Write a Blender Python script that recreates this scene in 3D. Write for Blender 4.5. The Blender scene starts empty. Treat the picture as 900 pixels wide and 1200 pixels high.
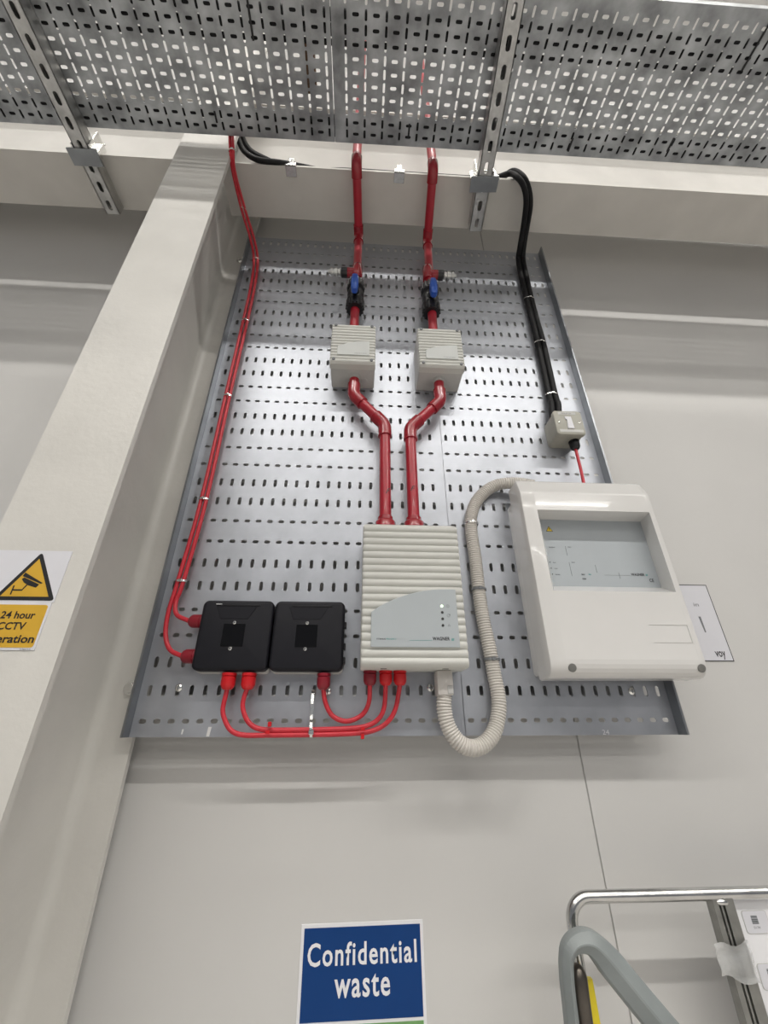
import bpy, bmesh, math, random
from mathutils import Vector, Matrix
random.seed(7)
scene = bpy.context.scene
COL = scene.collection

# ------------------------------------------------------------------ camera
W, H, FPX = 900.0, 1200.0, 483.65
ZO = 1.70                                   # height of the tray's lowest slot row above the floor
_y, _p, _r = [math.radians(a) for a in (3.409, 27.418, -0.212)]
CAM = Vector((0.3812, -0.8459, ZO - 0.0089))
_F = Vector((math.sin(_y) * math.cos(_p), math.cos(_y) * math.cos(_p), math.sin(_p)))
_R = Vector((math.cos(_y), -math.sin(_y), 0))
_U = _R.cross(_F)
_R, _U = math.cos(_r) * _R + math.sin(_r) * _U, -math.sin(_r) * _R + math.cos(_r) * _U
cam_data = bpy.data.cameras.new('camera')
cam = bpy.data.objects.new('camera', cam_data)
COL.objects.link(cam)
cam.matrix_world = Matrix(((_R.x, _U.x, -_F.x, CAM.x), (_R.y, _U.y, -_F.y, CAM.y),
                           (_R.z, _U.z, -_F.z, CAM.z), (0, 0, 0, 1)))
cam_data.sensor_fit = 'HORIZONTAL'
cam_data.sensor_width = 36.0
cam_data.lens = 36.0 * FPX / W
cam_data.clip_start = 0.02
cam_data.clip_end = 200
scene.camera = cam

# ------------------------------------------------------------------ light
scene.view_settings.view_transform = 'Standard'
scene.view_settings.look = 'None'
scene.view_settings.exposure = -0.08
scene.view_settings.gamma = 1.0
world = bpy.data.worlds.new('world')
scene.world = world
world.use_nodes = True
world.node_tree.nodes['Background'].inputs[0].default_value = (0.86, 0.88, 0.93, 1)
world.node_tree.nodes['Background'].inputs[1].default_value = 0.26


def lamp(name, x, y, z, lx, ly, power, col=(1.0, 0.97, 0.92)):
    d = bpy.data.lights.new(name, 'AREA')
    d.shape = 'RECTANGLE'
    d.size, d.size_y, d.energy, d.color = lx, ly, power, col
    o = bpy.data.objects.new(name, d)
    o.location = (x, y, z + ZO)
    COL.objects.link(o)
    return o


CEIL = 4.3
for _k, (_ly, _pw) in enumerate(((-1.5, 9), (-3.2, 68), (-6.4, 26), (-9.6, 20))):  # row nearest the wall is added fill, lifting the shaded upper wall tray
    for _lx in (-1.4, 1.4, 4.2):
        lamp('ceiling_lamp_light', _lx, _ly, 3.93, 2.3, 0.09, _pw)


# ------------------------------------------------------------------ helpers
def at(u, v, Y=0.0):
    """point on the vertical plane at depth Y seen at photo pixel (u, v)"""
    d = _F + _R * ((u - W / 2) / FPX) - _U * ((v - H / 2) / FPX)
    return CAM + d * ((Y - CAM.y) / d.y)


def Zl(z):
    return z + ZO


def mat(name, col, rough=0.5, metal=0.0, noise=0.0, nscale=40.0, bump=0.0, bscale=200.0,
        spec=0.5, coat=0.0, trans=0.0, emit=None, estr=0.0, alpha=1.0, rvar=0.0):
    m = bpy.data.materials.new(name)
    m.use_nodes = True
    nt = m.node_tree
    b = nt.nodes['Principled BSDF']
    b.inputs['Base Color'].default_value = (*col, 1)
    b.inputs['Roughness'].default_value = rough
    b.inputs['Metallic'].default_value = metal
    b.inputs['Specular IOR Level'].default_value = spec
    b.inputs['Coat Weight'].default_value = coat
    b.inputs['Transmission Weight'].default_value = trans
    b.inputs['Alpha'].default_value = alpha
    if emit:
        b.inputs['Emission Color'].default_value = (*emit, 1)
        b.inputs['Emission Strength'].default_value = estr
    if noise or bump or rvar:
        tc = nt.nodes.new('ShaderNodeTexCoord')
        n = nt.nodes.new('ShaderNodeTexNoise')
        n.inputs['Scale'].default_value = nscale
        n.inputs['Detail'].default_value = 5
        nt.links.new(tc.outputs['Object'], n.inputs['Vector'])
        if noise:
            r = nt.nodes.new('ShaderNodeValToRGB')
            r.color_ramp.elements[0].position = 0.3
            r.color_ramp.elements[1].position = 0.7
            r.color_ramp.elements[0].color = (*[c * (1 - noise) for c in col], 1)
            r.color_ramp.elements[1].color = (*[min(1, c * (1 + noise)) for c in col], 1)
            nt.links.new(n.outputs['Fac'], r.inputs['Fac'])
            nt.links.new(r.outputs['Color'], b.inputs['Base Color'])
        if rvar:
            mr = nt.nodes.new('ShaderNodeMapRange')
            mr.inputs['To Min'].default_value = max(0.02, rough - rvar)
            mr.inputs['To Max'].default_value = rough + rvar
            nt.links.new(n.outputs['Fac'], mr.inputs['Value'])
            nt.links.new(mr.outputs['Result'], b.inputs['Roughness'])
        if bump:
            n2 = nt.nodes.new('ShaderNodeTexNoise')
            n2.inputs['Scale'].default_value = bscale
            n2.inputs['Detail'].default_value = 4
            nt.links.new(tc.outputs['Object'], n2.inputs['Vector'])
            bp = nt.nodes.new('ShaderNodeBump')
            bp.inputs['Strength'].default_value = bump
            bp.inputs['Distance'].default_value = 0.002
            nt.links.new(n2.outputs['Fac'], bp.inputs['Height'])
            nt.links.new(bp.outputs['Normal'], b.inputs['Normal'])
    return m


M = dict(
    wall=mat('white_cladding', (0.60, 0.592, 0.578), 0.55, noise=0.03, nscale=3, bump=0.08, bscale=60),
    steel_white=mat('white_painted_steel', (0.63, 0.615, 0.58), 0.42, noise=0.05, nscale=7, bump=0.25, bscale=90),
    beam_white=mat('white_beam_paint', (0.60, 0.58, 0.545), 0.45, noise=0.05, nscale=9, bump=0.1, bscale=60),
    floor=mat('pale_floor', (0.62, 0.60, 0.57), 0.5, noise=0.1, nscale=3),
    ceil=mat('white_ceiling', (0.90, 0.89, 0.87), 0.6, noise=0.03, nscale=2),
    galv=mat('galvanised_sheet', (0.430, 0.448, 0.487), 0.40, 0.66, noise=0.10, nscale=14, rvar=0.06, bump=0.05, bscale=30),
    galv_edge=mat('galvanised_flange_shade_and_plate', (0.30, 0.315, 0.33), 0.36, 0.9, noise=0.15, nscale=14),  # tray sheet with its flange's dark reflection put into the colour; also clamp plate
    galv_dark=mat('weathered_galvanised_sheet', (0.37, 0.385, 0.40), 0.42, 0.85, noise=0.45, nscale=15, rvar=0.1, bump=0.08, bscale=60),
    galv_strut=mat('strut_galvanising', (0.56, 0.56, 0.55), 0.42, 1.0, noise=0.2, nscale=30, rvar=0.1),
    zinc=mat('bright_zinc', (0.82, 0.82, 0.80), 0.22, 1.0, noise=0.08, nscale=80),
    red=mat('red_plastic_pipe', (0.37, 0.010, 0.024), 0.30, noise=0.08, nscale=30, coat=0.2),
    red_joint=mat('red_plastic_fitting', (0.30, 0.008, 0.018), 0.27, noise=0.08, nscale=40, coat=0.3),
    red_cable=mat('red_cable_sheath', (0.56, 0.026, 0.042), 0.42, noise=0.07, nscale=60),
    red_gland=mat('red_gland_plastic', (0.60, 0.010, 0.015), 0.3, noise=0.05, nscale=60),
    maroon=mat('maroon_gland_plastic', (0.24, 0.010, 0.022), 0.32, noise=0.08, nscale=60),
    black=mat('black_plastic', (0.008, 0.008, 0.010), 0.30, noise=0.1, nscale=50),
    black_rub=mat('black_cable_sheath', (0.007, 0.007, 0.008), 0.55, spec=0.25, noise=0.2, nscale=60),
    black_lid=mat('black_box_lid', (0.008, 0.008, 0.012), 0.48, spec=0.28, noise=0.08, nscale=40),
    window=mat('smoked_clear_label', (0.004, 0.004, 0.005), 0.08, spec=0.3),
    blue=mat('blue_plastic', (0.015, 0.09, 0.45), 0.3, noise=0.06, nscale=50),
    plas=mat('light_grey_plastic', (0.60, 0.60, 0.565), 0.45, noise=0.02, nscale=30, bump=0.03, bscale=600),
    plas_side=mat('grey_enclosure_plastic', (0.50, 0.495, 0.48), 0.5, noise=0.03, nscale=30),
    fascia=mat('pale_blue_grey_foil', (0.42, 0.455, 0.475), 0.4, noise=0.01, nscale=30),
    fascia_pale=mat('pale_grey_foil', (0.50, 0.515, 0.50), 0.4, noise=0.01, nscale=30),
    panel=mat('glossy_white_plastic', (0.70, 0.69, 0.675), 0.16, noise=0.01, nscale=20, coat=0.3),
    panel_in=mat('display_foil', (0.44, 0.475, 0.50), 0.5, spec=0.3, noise=0.02, nscale=20),
    recess=mat('grey_screw_plug', (0.17, 0.17, 0.16), 0.4, noise=0.05, nscale=60),
    ink=mat('black_ink', (0.012, 0.012, 0.014), 0.5),
    ink_grey=mat('grey_ink', (0.17, 0.18, 0.19), 0.5),
    teal=mat('teal_ink', (0.02, 0.30, 0.28), 0.5),
    white_print=mat('white_print', (0.80, 0.80, 0.82), 0.4),
    yellow=mat('warning_yellow_print', (0.62, 0.37, 0.035), 0.4, noise=0.05, nscale=20),
    yellow_tri=mat('small_warning_yellow', (0.85, 0.62, 0.03), 0.4),
    navy=mat('blue_sign_print', (0.003, 0.044, 0.185), 0.45, spec=0.25, noise=0.03, nscale=10),
    green=mat('green_sign_print', (0.16, 0.34, 0.12), 0.4),
    paper=mat('laminated_paper', (0.68, 0.68, 0.72), 0.3, noise=0.03, nscale=8),
    sticker=mat('dull_sticker', (0.52, 0.52, 0.50), 0.4),
    led=mat('green_lamp', (0.75, 0.9, 0.7), 0.3, emit=(0.75, 1.0, 0.62), estr=1.6),
    ledoff=mat('dark_lamp', (0.03, 0.03, 0.03), 0.3),
    conduit=mat('beige_conduit', (0.62, 0.59, 0.55), 0.45, noise=0.03, nscale=40),
    conn=mat('pale_connector', (0.62, 0.59, 0.56), 0.4),
    iso=mat('warm_grey_enclosure', (0.36, 0.35, 0.30), 0.4, noise=0.05, nscale=60),
    chrome=mat('tube_steel', (0.62, 0.62, 0.61), 0.2, 1.0, noise=0.18, nscale=25, rvar=0.08),
    grey_bar=mat('grey_painted_bar', (0.25, 0.275, 0.275), 0.45, noise=0.12, nscale=14, bump=0.15, bscale=80),
    brown_tube=mat('dark_tube_steel', (0.13, 0.115, 0.10), 0.3, 0.8, noise=0.2, nscale=30),
    yellow_bar=mat('yellow_plastic', (0.85, 0.68, 0.02), 0.35),
    post=mat('dull_steel_profile', (0.30, 0.30, 0.285), 0.38, 0.9, noise=0.15, nscale=40),
    tape=mat('clear_tape', (0.85, 0.86, 0.86), 0.15, trans=0.55, alpha=0.75, bump=0.6, bscale=90),
    rust=mat('brown_rusty_bracket', (0.10, 0.055, 0.03), 0.7, noise=0.3, nscale=80),
    paint=mat('white_paint_dab', (0.75, 0.75, 0.74), 0.5),
    lampm=mat('lamp_diffuser', (0.9, 0.9, 0.9), 0.4, emit=(1.0, 0.97, 0.92), estr=14.0),
)


def link(name, me, m, parent=None, smooth=False, flat_angle=None):
    if isinstance(m, str):
        m = M[m]
    me.materials.append(m)
    o = bpy.data.objects.new(name, me)
    COL.objects.link(o)
    if parent is not None:
        o.parent = parent
    if smooth:
        me.shade_smooth()
        me.set_sharp_from_angle(angle=math.radians(38))
    return o


class G:
    """collects primitive shapes, all in world coordinates, into one mesh"""
    def __init__(self):
        self.v, self.f = [], []

    def add(self, vs, fs):
        n = len(self.v)
        self.v += [tuple(p) for p in vs]
        self.f += [tuple(i + n for i in f) for f in fs]
        return self

    def loft(self, loops, cap0=True, cap1=True, closed=True):
        n = len(loops[0])
        vs = [p for L in loops for p in L]
        fs = []
        for k in range(len(loops) - 1):
            for i in range(n if closed else n - 1):
                j = (i + 1) % n
                fs.append((k * n + i, k * n + j, (k + 1) * n + j, (k + 1) * n + i))
        if cap0:
            fs.append(tuple(range(n))[::-1])
        if cap1:
            fs.append(tuple((len(loops) - 1) * n + i for i in range(n)))
        return self.add(vs, fs)

    def box(self, x0, x1, y0, y1, z0, z1, b=0.0):
        if b <= 0:
            vs = [(x, y, z) for z in (z0, z1) for y in (y0, y1) for x in (x0, x1)]
            return self.add(vs, [(0, 2, 3, 1), (4, 5, 7, 6), (0, 1, 5, 4), (2, 6, 7, 3), (0, 4, 6, 2), (1, 3, 7, 5)])
        lay = []
        for z, i in ((z0, b), (z0 + b, 0), (z1 - b, 0), (z1, b)):
            lay.append([Vector((x, y, z)) for x, y in rrect(x0 + i, x1 - i, y0 + i, y1 - i, b, 2)])
        return self.loft(lay)

    def slab(self, poly, y0, y1, b=0.0, seg=3):
        """polygon given in X,Z extruded from back y1 to front y0 with a rounded front edge"""
        c = [(y1, 0.0)]
        if b > 0:
            for s in range(seg + 1):
                a = math.pi / 2 * s / seg
                c.append((y0 + b * (1 - math.sin(a)), b * (1 - math.cos(a))))
        else:
            c.append((y0, 0.0))
        loops = [[Vector((x, y, z)) for x, z in inset(poly, d)] for y, d in c]
        return self.loft(loops)

    def cyl(self, p0, p1, r0, r1=None, seg=20, caps=True):
        r1 = r0 if r1 is None else r1
        return self.rings([(p0, r0), (p1, r1)], seg, caps)

    def rings(self, items, seg=20, caps=True):
        """tube through (point, radius) items"""
        pts = [Vector(p) for p, r in items]
        loops, prev = [], None
        for k, (p, r) in enumerate(items):
            a = pts[max(k - 1, 0)]
            c = pts[min(k + 1, len(pts) - 1)]
            t = (c - a)
            if t.length < 1e-9:
                t = prev_t
            t = t.normalized()
            prev_t = t
            if prev is None:
                ref = Vector((0, 0, 1)) if abs(t.z) < 0.9 else Vector((0, 1, 0))
                nrm = t.cross(ref).normalized()
            else:
                nrm = (prev - t * prev.dot(t)).normalized()
            prev = nrm
            bn = t.cross(nrm)
            loops.append([pts[k] + (nrm * math.cos(q) + bn * math.sin(q)) * r
                          for q in [2 * math.pi * i / seg for i in range(seg)]])
        return self.loft(loops, caps, caps)

    def lathe(self, base, axis, prof, seg=24):
        axis = Vector(axis).normalized()
        base = Vector(base)
        ref = Vector((0, 0, 1)) if abs(axis.z) < 0.9 else Vector((1, 0, 0))
        n = axis.cross(ref).normalized()
        b = axis.cross(n)
        loops = [[base + axis * h + (n * math.cos(q) + b * math.sin(q)) * max(r, 1e-5)
                  for q in [2 * math.pi * i / seg for i in range(seg)]] for h, r in prof]
        return self.loft(loops)

    def obj(self, name, m, parent=None, smooth=False):
        me = bpy.data.meshes.new(name)
        me.from_pydata(self.v, [], self.f)
        bm = bmesh.new()
        bm.from_mesh(me)
        bmesh.ops.recalc_face_normals(bm, faces=bm.faces)
        bm.to_mesh(me)
        bm.free()
        return link(name, me, m, parent, smooth)


def rrect(x0, x1, z0, z1, r, seg=4):
    pts = []
    for cx, cz, a0 in ((x1 - r, z1 - r, 0), (x0 + r, z1 - r, 90), (x0 + r, z0 + r, 180), (x1 - r, z0 + r, 270)):
        for k in range(seg + 1):
            a = math.radians(a0 + 90 * k / seg)
            pts.append((cx + r * math.cos(a), cz + r * math.sin(a)))
    return pts


def inset(poly, d):
    if d == 0:
        return poly
    n = len(poly)
    area = sum(poly[i][0] * poly[(i + 1) % n][1] - poly[(i + 1) % n][0] * poly[i][1] for i in range(n))
    s = 1 if area > 0 else -1
    out = []
    for i in range(n):
        a, b, c = Vector(poly[i - 1]), Vector(poly[i]), Vector(poly[(i + 1) % n])
        e1, e2 = b - a, c - b
        if e1.length < 1e-9:
            e1 = e2
        if e2.length < 1e-9:
            e2 = e1
        e1.normalize()
        e2.normalize()
        n1, n2 = Vector((-e1.y, e1.x)) * s, Vector((-e2.y, e2.x)) * s
        m = n1 + n2
        if m.length < 1e-6:
            m = n1
        m.normalize()
        k = d / max(0.35, m.dot(n1))
        out.append((b.x + m.x * k, b.y + m.y * k))
    return out


def smooth_path(pts, n=8):
    pts = [Vector(p) for p in pts]
    P = [pts[0] * 2 - pts[1]] + pts + [pts[-1] * 2 - pts[-2]]
    out = []
    for i in range(1, len(P) - 2):
        a, b, c, d = P[i - 1], P[i], P[i + 1], P[i + 2]
        for k in range(n):
            t = k / n
            out.append(0.5 * ((2 * b) + (c - a) * t + (2 * a - 5 * b + 4 * c - d) * t * t + (3 * b - a - 3 * c + d) * t ** 3))
    out.append(pts[-1])
    return out


def resample(path, step):
    d = [0.0]
    for a, b in zip(path, path[1:]):
        d.append(d[-1] + (b - a).length)
    n = max(2, int(d[-1] / step))
    out, j = [], 0
    for k in range(n + 1):
        s = d[-1] * k / n
        while j < len(d) - 2 and d[j + 1] < s:
            j += 1
        t = (s - d[j]) / max(1e-9, d[j + 1] - d[j])
        out.append(path[j].lerp(path[j + 1], min(1, t)))
    return out


def px_path(pts, n=8):
    return smooth_path([at(*p) for p in pts], n)


def empty(name, label=None, cat=None, group=None, kind=None):
    o = bpy.data.objects.new(name, None)
    o.empty_display_size = 0.05
    COL.objects.link(o)
    return tag(o, label, cat, group, kind)


def tag(o, label=None, cat=None, group=None, kind=None):
    if label:
        o['label'] = label
    if cat:
        o['category'] = cat
    if group:
        o['group'] = group
    if kind:
        o['kind'] = kind
    return o


def text(name, s, x, y, z, width=None, height=None, m='ink', parent=None, bold=0.0, shear=0.0, align='LEFT',
         rot=0.0, spacing=1.0, depth=0.0002):
    """flat lettering facing the room; (x, z) is the left end of the base line"""
    cu = bpy.data.curves.new(name, 'FONT')
    cu.body = s
    cu.size = 1.0
    cu.offset = bold
    cu.shear = shear
    cu.space_character = spacing
    cu.resolution_u = 3
    cu.extrude = 0.0
    tmp = bpy.data.objects.new(name, cu)
    COL.objects.link(tmp)
    dg = bpy.context.evaluated_depsgraph_get()
    me = bpy.data.meshes.new_from_object(tmp.evaluated_get(dg))
    bpy.data.objects.remove(tmp)
    xs = [v.co.x for v in me.vertices]
    ys = [v.co.y for v in me.vertices]
    w0, h0 = max(xs) - min(xs), max(ys) - min(0, 0)
    sx = width / w0 if width else height / h0
    sy = height / h0 if height else sx
    mx = min(xs)
    cr, sr = math.cos(rot), math.sin(rot)
    off = {'LEFT': 0, 'CENTER': w0 * sx / 2, 'RIGHT': w0 * sx}[align]
    for v in me.vertices:
        a, b = (v.co.x - mx) * sx - off, v.co.y * sy
        v.co = (x + a * cr - b * sr, y, z + a * sr + b * cr)
    me.name = name
    return link(name, me, m, parent)


def slot_plate(name, cells, plane, t, m, parent):
    """perforated sheet: cells = (a0, a1, b0, b1, slot width, slot height); plane(a, b, d) -> point"""
    V, Fc = [], []
    for a0, a1, b0, b1, w, h in cells:
        ca, cb = (a0 + a1) / 2, (b0 + b1) / 2
        rim = [(a1, cb), (a1, b1), (ca, b1), (a0, b1), (a0, cb), (a0, b0), (ca, b0), (a1, b0)]
        base = len(V)
        if w == 0:
            for d in (0, t):
                V.extend(plane(a, b, d) for a, b in ((a0, b0), (a1, b0), (a1, b1), (a0, b1)))
            Fc += [tuple(base + i for i in (0, 1, 2, 3)), tuple(base + i for i in (7, 6, 5, 4))]
            continue
        r = min(w, h) / 2
        sl = []
        for k in range(16):
            an = 2 * math.pi * k / 16
            c, s = math.cos(an), math.sin(an)
            oa, ob = (w / 2 - r), (h / 2 - r)
            sa = 0 if abs(c) < 1e-6 else (1 if c > 0 else -1)
            sb = 0 if abs(s) < 1e-6 else (1 if s > 0 else -1)
            sl.append((ca + sa * oa + r * c, cb + sb * ob + r * s))
        for d in (0, t):
            V.extend(plane(a, b, d) for a, b in rim)
            V.extend(plane(a, b, d) for a, b in sl)
        for k in range(8):
            q = (k + 1) % 8
            f = (base + k, base + q, base + 8 + (2 * k + 2) % 16, base + 8 + 2 * k + 1, base + 8 + 2 * k)
            Fc.append(f)
            Fc.append(tuple(i + 24 for i in f[::-1]))
        for k in range(16):
            q = (k + 1) % 16
            Fc.append((base + 8 + k, base + 8 + q, base + 32 + q, base + 32 + k))
    me = bpy.data.meshes.new(name)
    me.from_pydata(V, [], Fc)
    me.update()
    return link(name, me, m, parent)


def hex_poly(r, n=6, a0=0):
    return [(r * math.cos(a0 + 2 * math.pi * k / n), r * math.sin(a0 + 2 * math.pi * k / n)) for k in range(n)]


# ------------------------------------------------------------------ setting
WY = 0.06                                   # face of the cladding
XL, XR = -6.0, 8.0
wall = empty('wall_back', kind='structure')
seam = at(710, 1040, WY).x
g = G().box(XL, seam - 0.0012, WY, WY + 0.08, 0, ZO + CEIL, 0.001)
g.obj('wall_panel', 'wall', wall)
g = G().box(seam + 0.0012, XR, WY, WY + 0.08, 0, ZO + CEIL, 0.001)
g.obj('wall_panel', 'wall', wall)
G().box(seam - 0.02, seam + 0.02, WY + 0.003, WY + 0.07, 0.01, ZO + CEIL - 0.01).obj('joint_strip', 'plas_side', wall)
tag(G().box(XL, XR, -13, WY + 0.08, -0.1, 0).obj('floor', 'floor'), kind='structure')
tag(G().box(XL, XR, -13, WY + 0.08, ZO + CEIL, ZO + CEIL + 0.1).obj('ceiling', 'ceil'), kind='structure')

# universal column: two flanges and a web with root fillets
CXL, CXR, CYF, CYB = -0.170, -0.0195, -0.245, 0.021
cxm, tw, tf, rf = (CXL + CXR) / 2, 0.007, 0.011, 0.012


def h_section(x0, x1, y0, y1, tf, tw, r, n=4):
    xm = (x0 + x1) / 2
    pts = [(x0, y0), (x1, y0), (x1, y0 + tf)]
    for k in range(n + 1):
        a = math.radians(90 * k / n)
        pts.append((xm + tw / 2 + r - r * math.sin(a), y0 + tf + r - r * math.cos(a)))
    for k in range(n + 1):
        a = math.radians(90 * k / n)
        pts.append((xm + tw / 2 + r - r * math.cos(a), y1 - tf - r + r * math.sin(a)))
    pts += [(x1, y1 - tf), (x1, y1), (x0, y1), (x0, y1 - tf)]
    for k in range(n + 1):
        a = math.radians(90 * k / n)
        pts.append((xm - tw / 2 - r + r * math.sin(a), y1 - tf - r + r * math.cos(a)))
    for k in range(n + 1):
        a = math.radians(90 * k / n)
        pts.append((xm - tw / 2 - r + r * math.cos(a), y0 + tf + r - r * math.sin(a)))
    pts += [(x0, y0 + tf)]
    return pts


sec = h_section(CXL, CXR, CYF, CYB + tf, tf, tw, 0.020)
g = G()
g.loft([[Vector((x, y, z)) for x, y in sec] for z in (0.0, ZO + 2.6)])
tag(g.obj('steel_column', 'steel_white', None, True),
    'white painted steel H column rising left of the perforated panel', 'column', kind='structure')


def beam(x0, x1):
    sec = h_section(-0.146 / 2, 0.146 / 2, 0, 0.42, 0.009, 0.006, 0.009)
    loops = []
    for x in (x0, x1):
        yc = -0.1345 - 0.005 * (x - 0.43)
        loops.append([Vector((x, yc + a, Zl(1.49) + b)) for a, b in sec])
    return G().loft(loops)


tag(beam(-0.072, 5.0).obj('steel_beam', 'beam_white', None, True),
    'white steel beam to the right of the column, above the panel', 'beam', kind='structure')
tag(beam(-4.0, CXL - 0.0).obj('steel_beam', 'beam_white', None, True),
    'white steel beam to the left of the column, top left', 'beam', kind='structure')

# ceiling battens (outside the frame, they light the room and mirror in the tray; the first row is added fill light)
for _ly in (-1.5, -3.2, -6.4, -9.6):
    for _lx in (-1.4, 1.4, 4.2):
        t = empty('ceiling_batten', '%s white ceiling batten of the %s row out from the wall, out of view overhead' % ({-1.4: 'left', 1.4: 'middle', 4.2: 'right'}[_lx], {-1.5: 'added first', -3.2: 'second', -6.4: 'third', -9.6: 'fourth'}[_ly]), 'ceiling light', 'ceiling battens of the hall')
        G().box(_lx - 1.2, _lx + 1.2, _ly - 0.06, _ly + 0.06, Zl(3.99), Zl(CEIL) + 0.001, 0.004).obj('housing', 'ceil', t)
        G().box(_lx - 1.15, _lx + 1.15, _ly - 0.045, _ly + 0.045, Zl(3.945), Zl(3.99), 0.004).obj('diffuser', 'lampm', t)

# ------------------------------------------------------------------ wall tray (two lengths side by side)
P = 0.025


def wall_tray(x0, x1, cols, label, flange, cx0):
    t = empty('perforated_cable_tray', label, 'cable tray', 'cable trays on the wall')
    cells = []
    z0, z1 = -0.0235, 1.480
    xs = [x0] + [cx0 + P * (k - 0.5) for k in range(cols + 1)] + [x1]
    for j in range(30):
        b0 = 0.05 * j - 0.025 if j else z0
        b1 = 0.05 * j + 0.025 if j < 29 else z1
        bc = 0.05 * j
        if j == 0:
            cells += [(a0, a1, z0 - 0.0015, -0.0235, 0, 0) for a0, a1 in zip(xs, xs[1:])]
            b0 = -0.0235
            b1 = 0.0235
            cells += [(a0, a1, 0.0235, 0.025, 0, 0) for a0, a1 in zip(xs, xs[1:])]
        if j == 29:
            cells += [(a0, a1, 1.475, z1, 0, 0) for a0, a1 in zip(xs, xs[1:])]
            b1 = 1.475
        w, h = ((0.0125, 0.0078) if j % 4 in (0, 3) else (0.0076, 0.0195))
        for k, (a0, a1) in enumerate(zip(xs, xs[1:])):
            if k == 0 or k == cols + 1:
                cells.append((a0, a1, b0, b1, 0, 0))
            else:
                cells.append((a0, a1, b0, b1, w, h))
    slot_plate('base_plate', cells, lambda a, b, d: (a, d, b + ZO), 0.0014, 'galv', t)
    # upturned edge with a small return
    for side in flange:
        x = x0 if side < 0 else x1
        o = side
        prof = [(x, 0.0014), (x, 0.0), (x + o * 0.0006, -0.004), (x + o * 0.0006, -0.0225), (x - o * 0.0005, -0.0245),
                (x + o * 0.0035, -0.0245), (x + o * 0.0035, -0.0215), (x + o * 0.0022, -0.0205), (x + o * 0.0020, 0.0014)]
        g = G().loft([[Vector((a, b, Zl(z))) for a, b in prof] for z in (z0 - 0.0015, z1)])
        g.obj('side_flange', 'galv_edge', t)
    return t


trayL = wall_tray(-0.0165, 0.5795, 23, 'left wall-mounted galvanised perforated tray, carrying the two black boxes', (-1,), 0.0 + 0.0)
# second length, slot columns counted back from the right-hand edge
xk0 = 0.9667
trayR = wall_tray(0.5802, 0.9835, 16, 'narrower right-hand wall-mounted perforated tray, carrying the white control panel', (1,), xk0 - 15 * P)

for (u, v, w, h, r) in ((213.5, 857.5, 0.003, 0.008, 0.1), (244.5, 857.5, 0.0065, 0.015, 0.0)):
    c = at(u, v, -0.0006)
    poly = [(c.x - w / 2, c.z - h / 2), (c.x + w * 0.3, c.z - h / 2), (c.x + w / 2, c.z + h * 0.2), (c.x + w * 0.6, c.z + h / 2), (c.x - w * 0.3, c.z + h / 2)]
    G().slab(poly, -0.0004, 0.0).obj('paint_mark', 'paint', trayL)
c = at(709.5, 858, 0)
text('number_mark', '24', c.x - 0.006, -0.0003, c.z - 0.004, 0.013, 0.008, 'white_print', trayR)

# struts behind the trays, bolted to the column flange
for z, lab in ((0.055, 'lower galvanised strut bar behind the perforated panel'), (1.384, 'upper galvanised strut bar behind the perforated panel')):
    prof = [(0.0208, -0.02), (0.0208, 0.02), (0.0020, 0.02), (0.0020, 0.012), (0.0038, 0.012), (0.0038, 0.0182), (0.0190, 0.0182), (0.0190, -0.0182), (0.0038, -0.0182), (0.0038, -0.012), (0.0020, -0.012), (0.0020, -0.02)]
    x_end = 0.95
    g = G().loft([[Vector((x, y, Zl(z + b))) for y, b in prof] for x in (-0.012, x_end)])
    tag(g.obj('mounting_strut', 'galv_strut'), lab, 'strut', 'struts behind the panel')


def screw(name, x, y, z, r, label, cat, group, d=0.004, m='zinc'):
    t = empty(name, label, cat, group)
    G().lathe((x, y, z), (0, -1, 0), [(0, r), (d * 0.5, r), (d * 0.85, r * 0.75), (d, r * 0.3)]).obj('head', m, t, True)
    g = G()
    g.box(x - r * 0.6, x + r * 0.6, y - d - 0.0004, y - d * 0.8, z - r * 0.1, z + r * 0.1)
    g.box(x - r * 0.1, x + r * 0.1, y - d - 0.0005, y - d * 0.8, z - r * 0.6, z + r * 0.6)
    g.obj('recess', 'ink_grey', t)
    return t


for (u, v), lab in zip(((209.5, 806), (384, 810), (504.5, 806), (740.5, 810)),
                       ('cross-head screw low on the panel, left of the black boxes', 'cross-head screw below the right black box, beside its red gland',
                        'cross-head screw just left of the conduit connector', 'cross-head screw in the panel below the white control panel')):
    c = at(u, v, -0.002)
    screw('panel_screw', c.x, -0.0002, c.z, 0.0065, lab, 'screw', 'screws fixing the panel')

for (u, v), lab in zip(((152, 806), (281, 304)), ('hex bolt on the column flange at bottom left of the panel',
                                                  'hex bolt on the column flange near the top of the panel')):
    c = at(u, v, CYB - 0.004)
    t = empty('hex_bolt', lab, 'bolt', 'bolts on the column flange')
    G().lathe((c.x, CYB, c.z), (0, -1, 0), [(0, 0.0125), (0.0015, 0.0125)]).obj('washer', 'zinc', t, True)
    G().slab([(c.x + a, c.z + b) for a, b in hex_poly(0.0095, 6, 0.3)], CYB - 0.0085, CYB - 0.0015, 0.0012, 2).obj('head', 'zinc', t)

# ------------------------------------------------------------------ overhead tray
TZ = 1.4925
OY0 = -0.2745                                # wall-side edge
jx = at(390, 90, -0.4).x


def oplane(a, b, d):
    return (a, b - 0.0085 * (a - 0.43), Zl(TZ) + d)


def atz(u, v, z):
    d = _F + _R * ((u - W / 2) / FPX) - _U * ((v - H / 2) / FPX)
    return CAM + d * ((Zl(z) - CAM.z) / d.z)


jx = atz(391, 120, TZ).x


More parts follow.
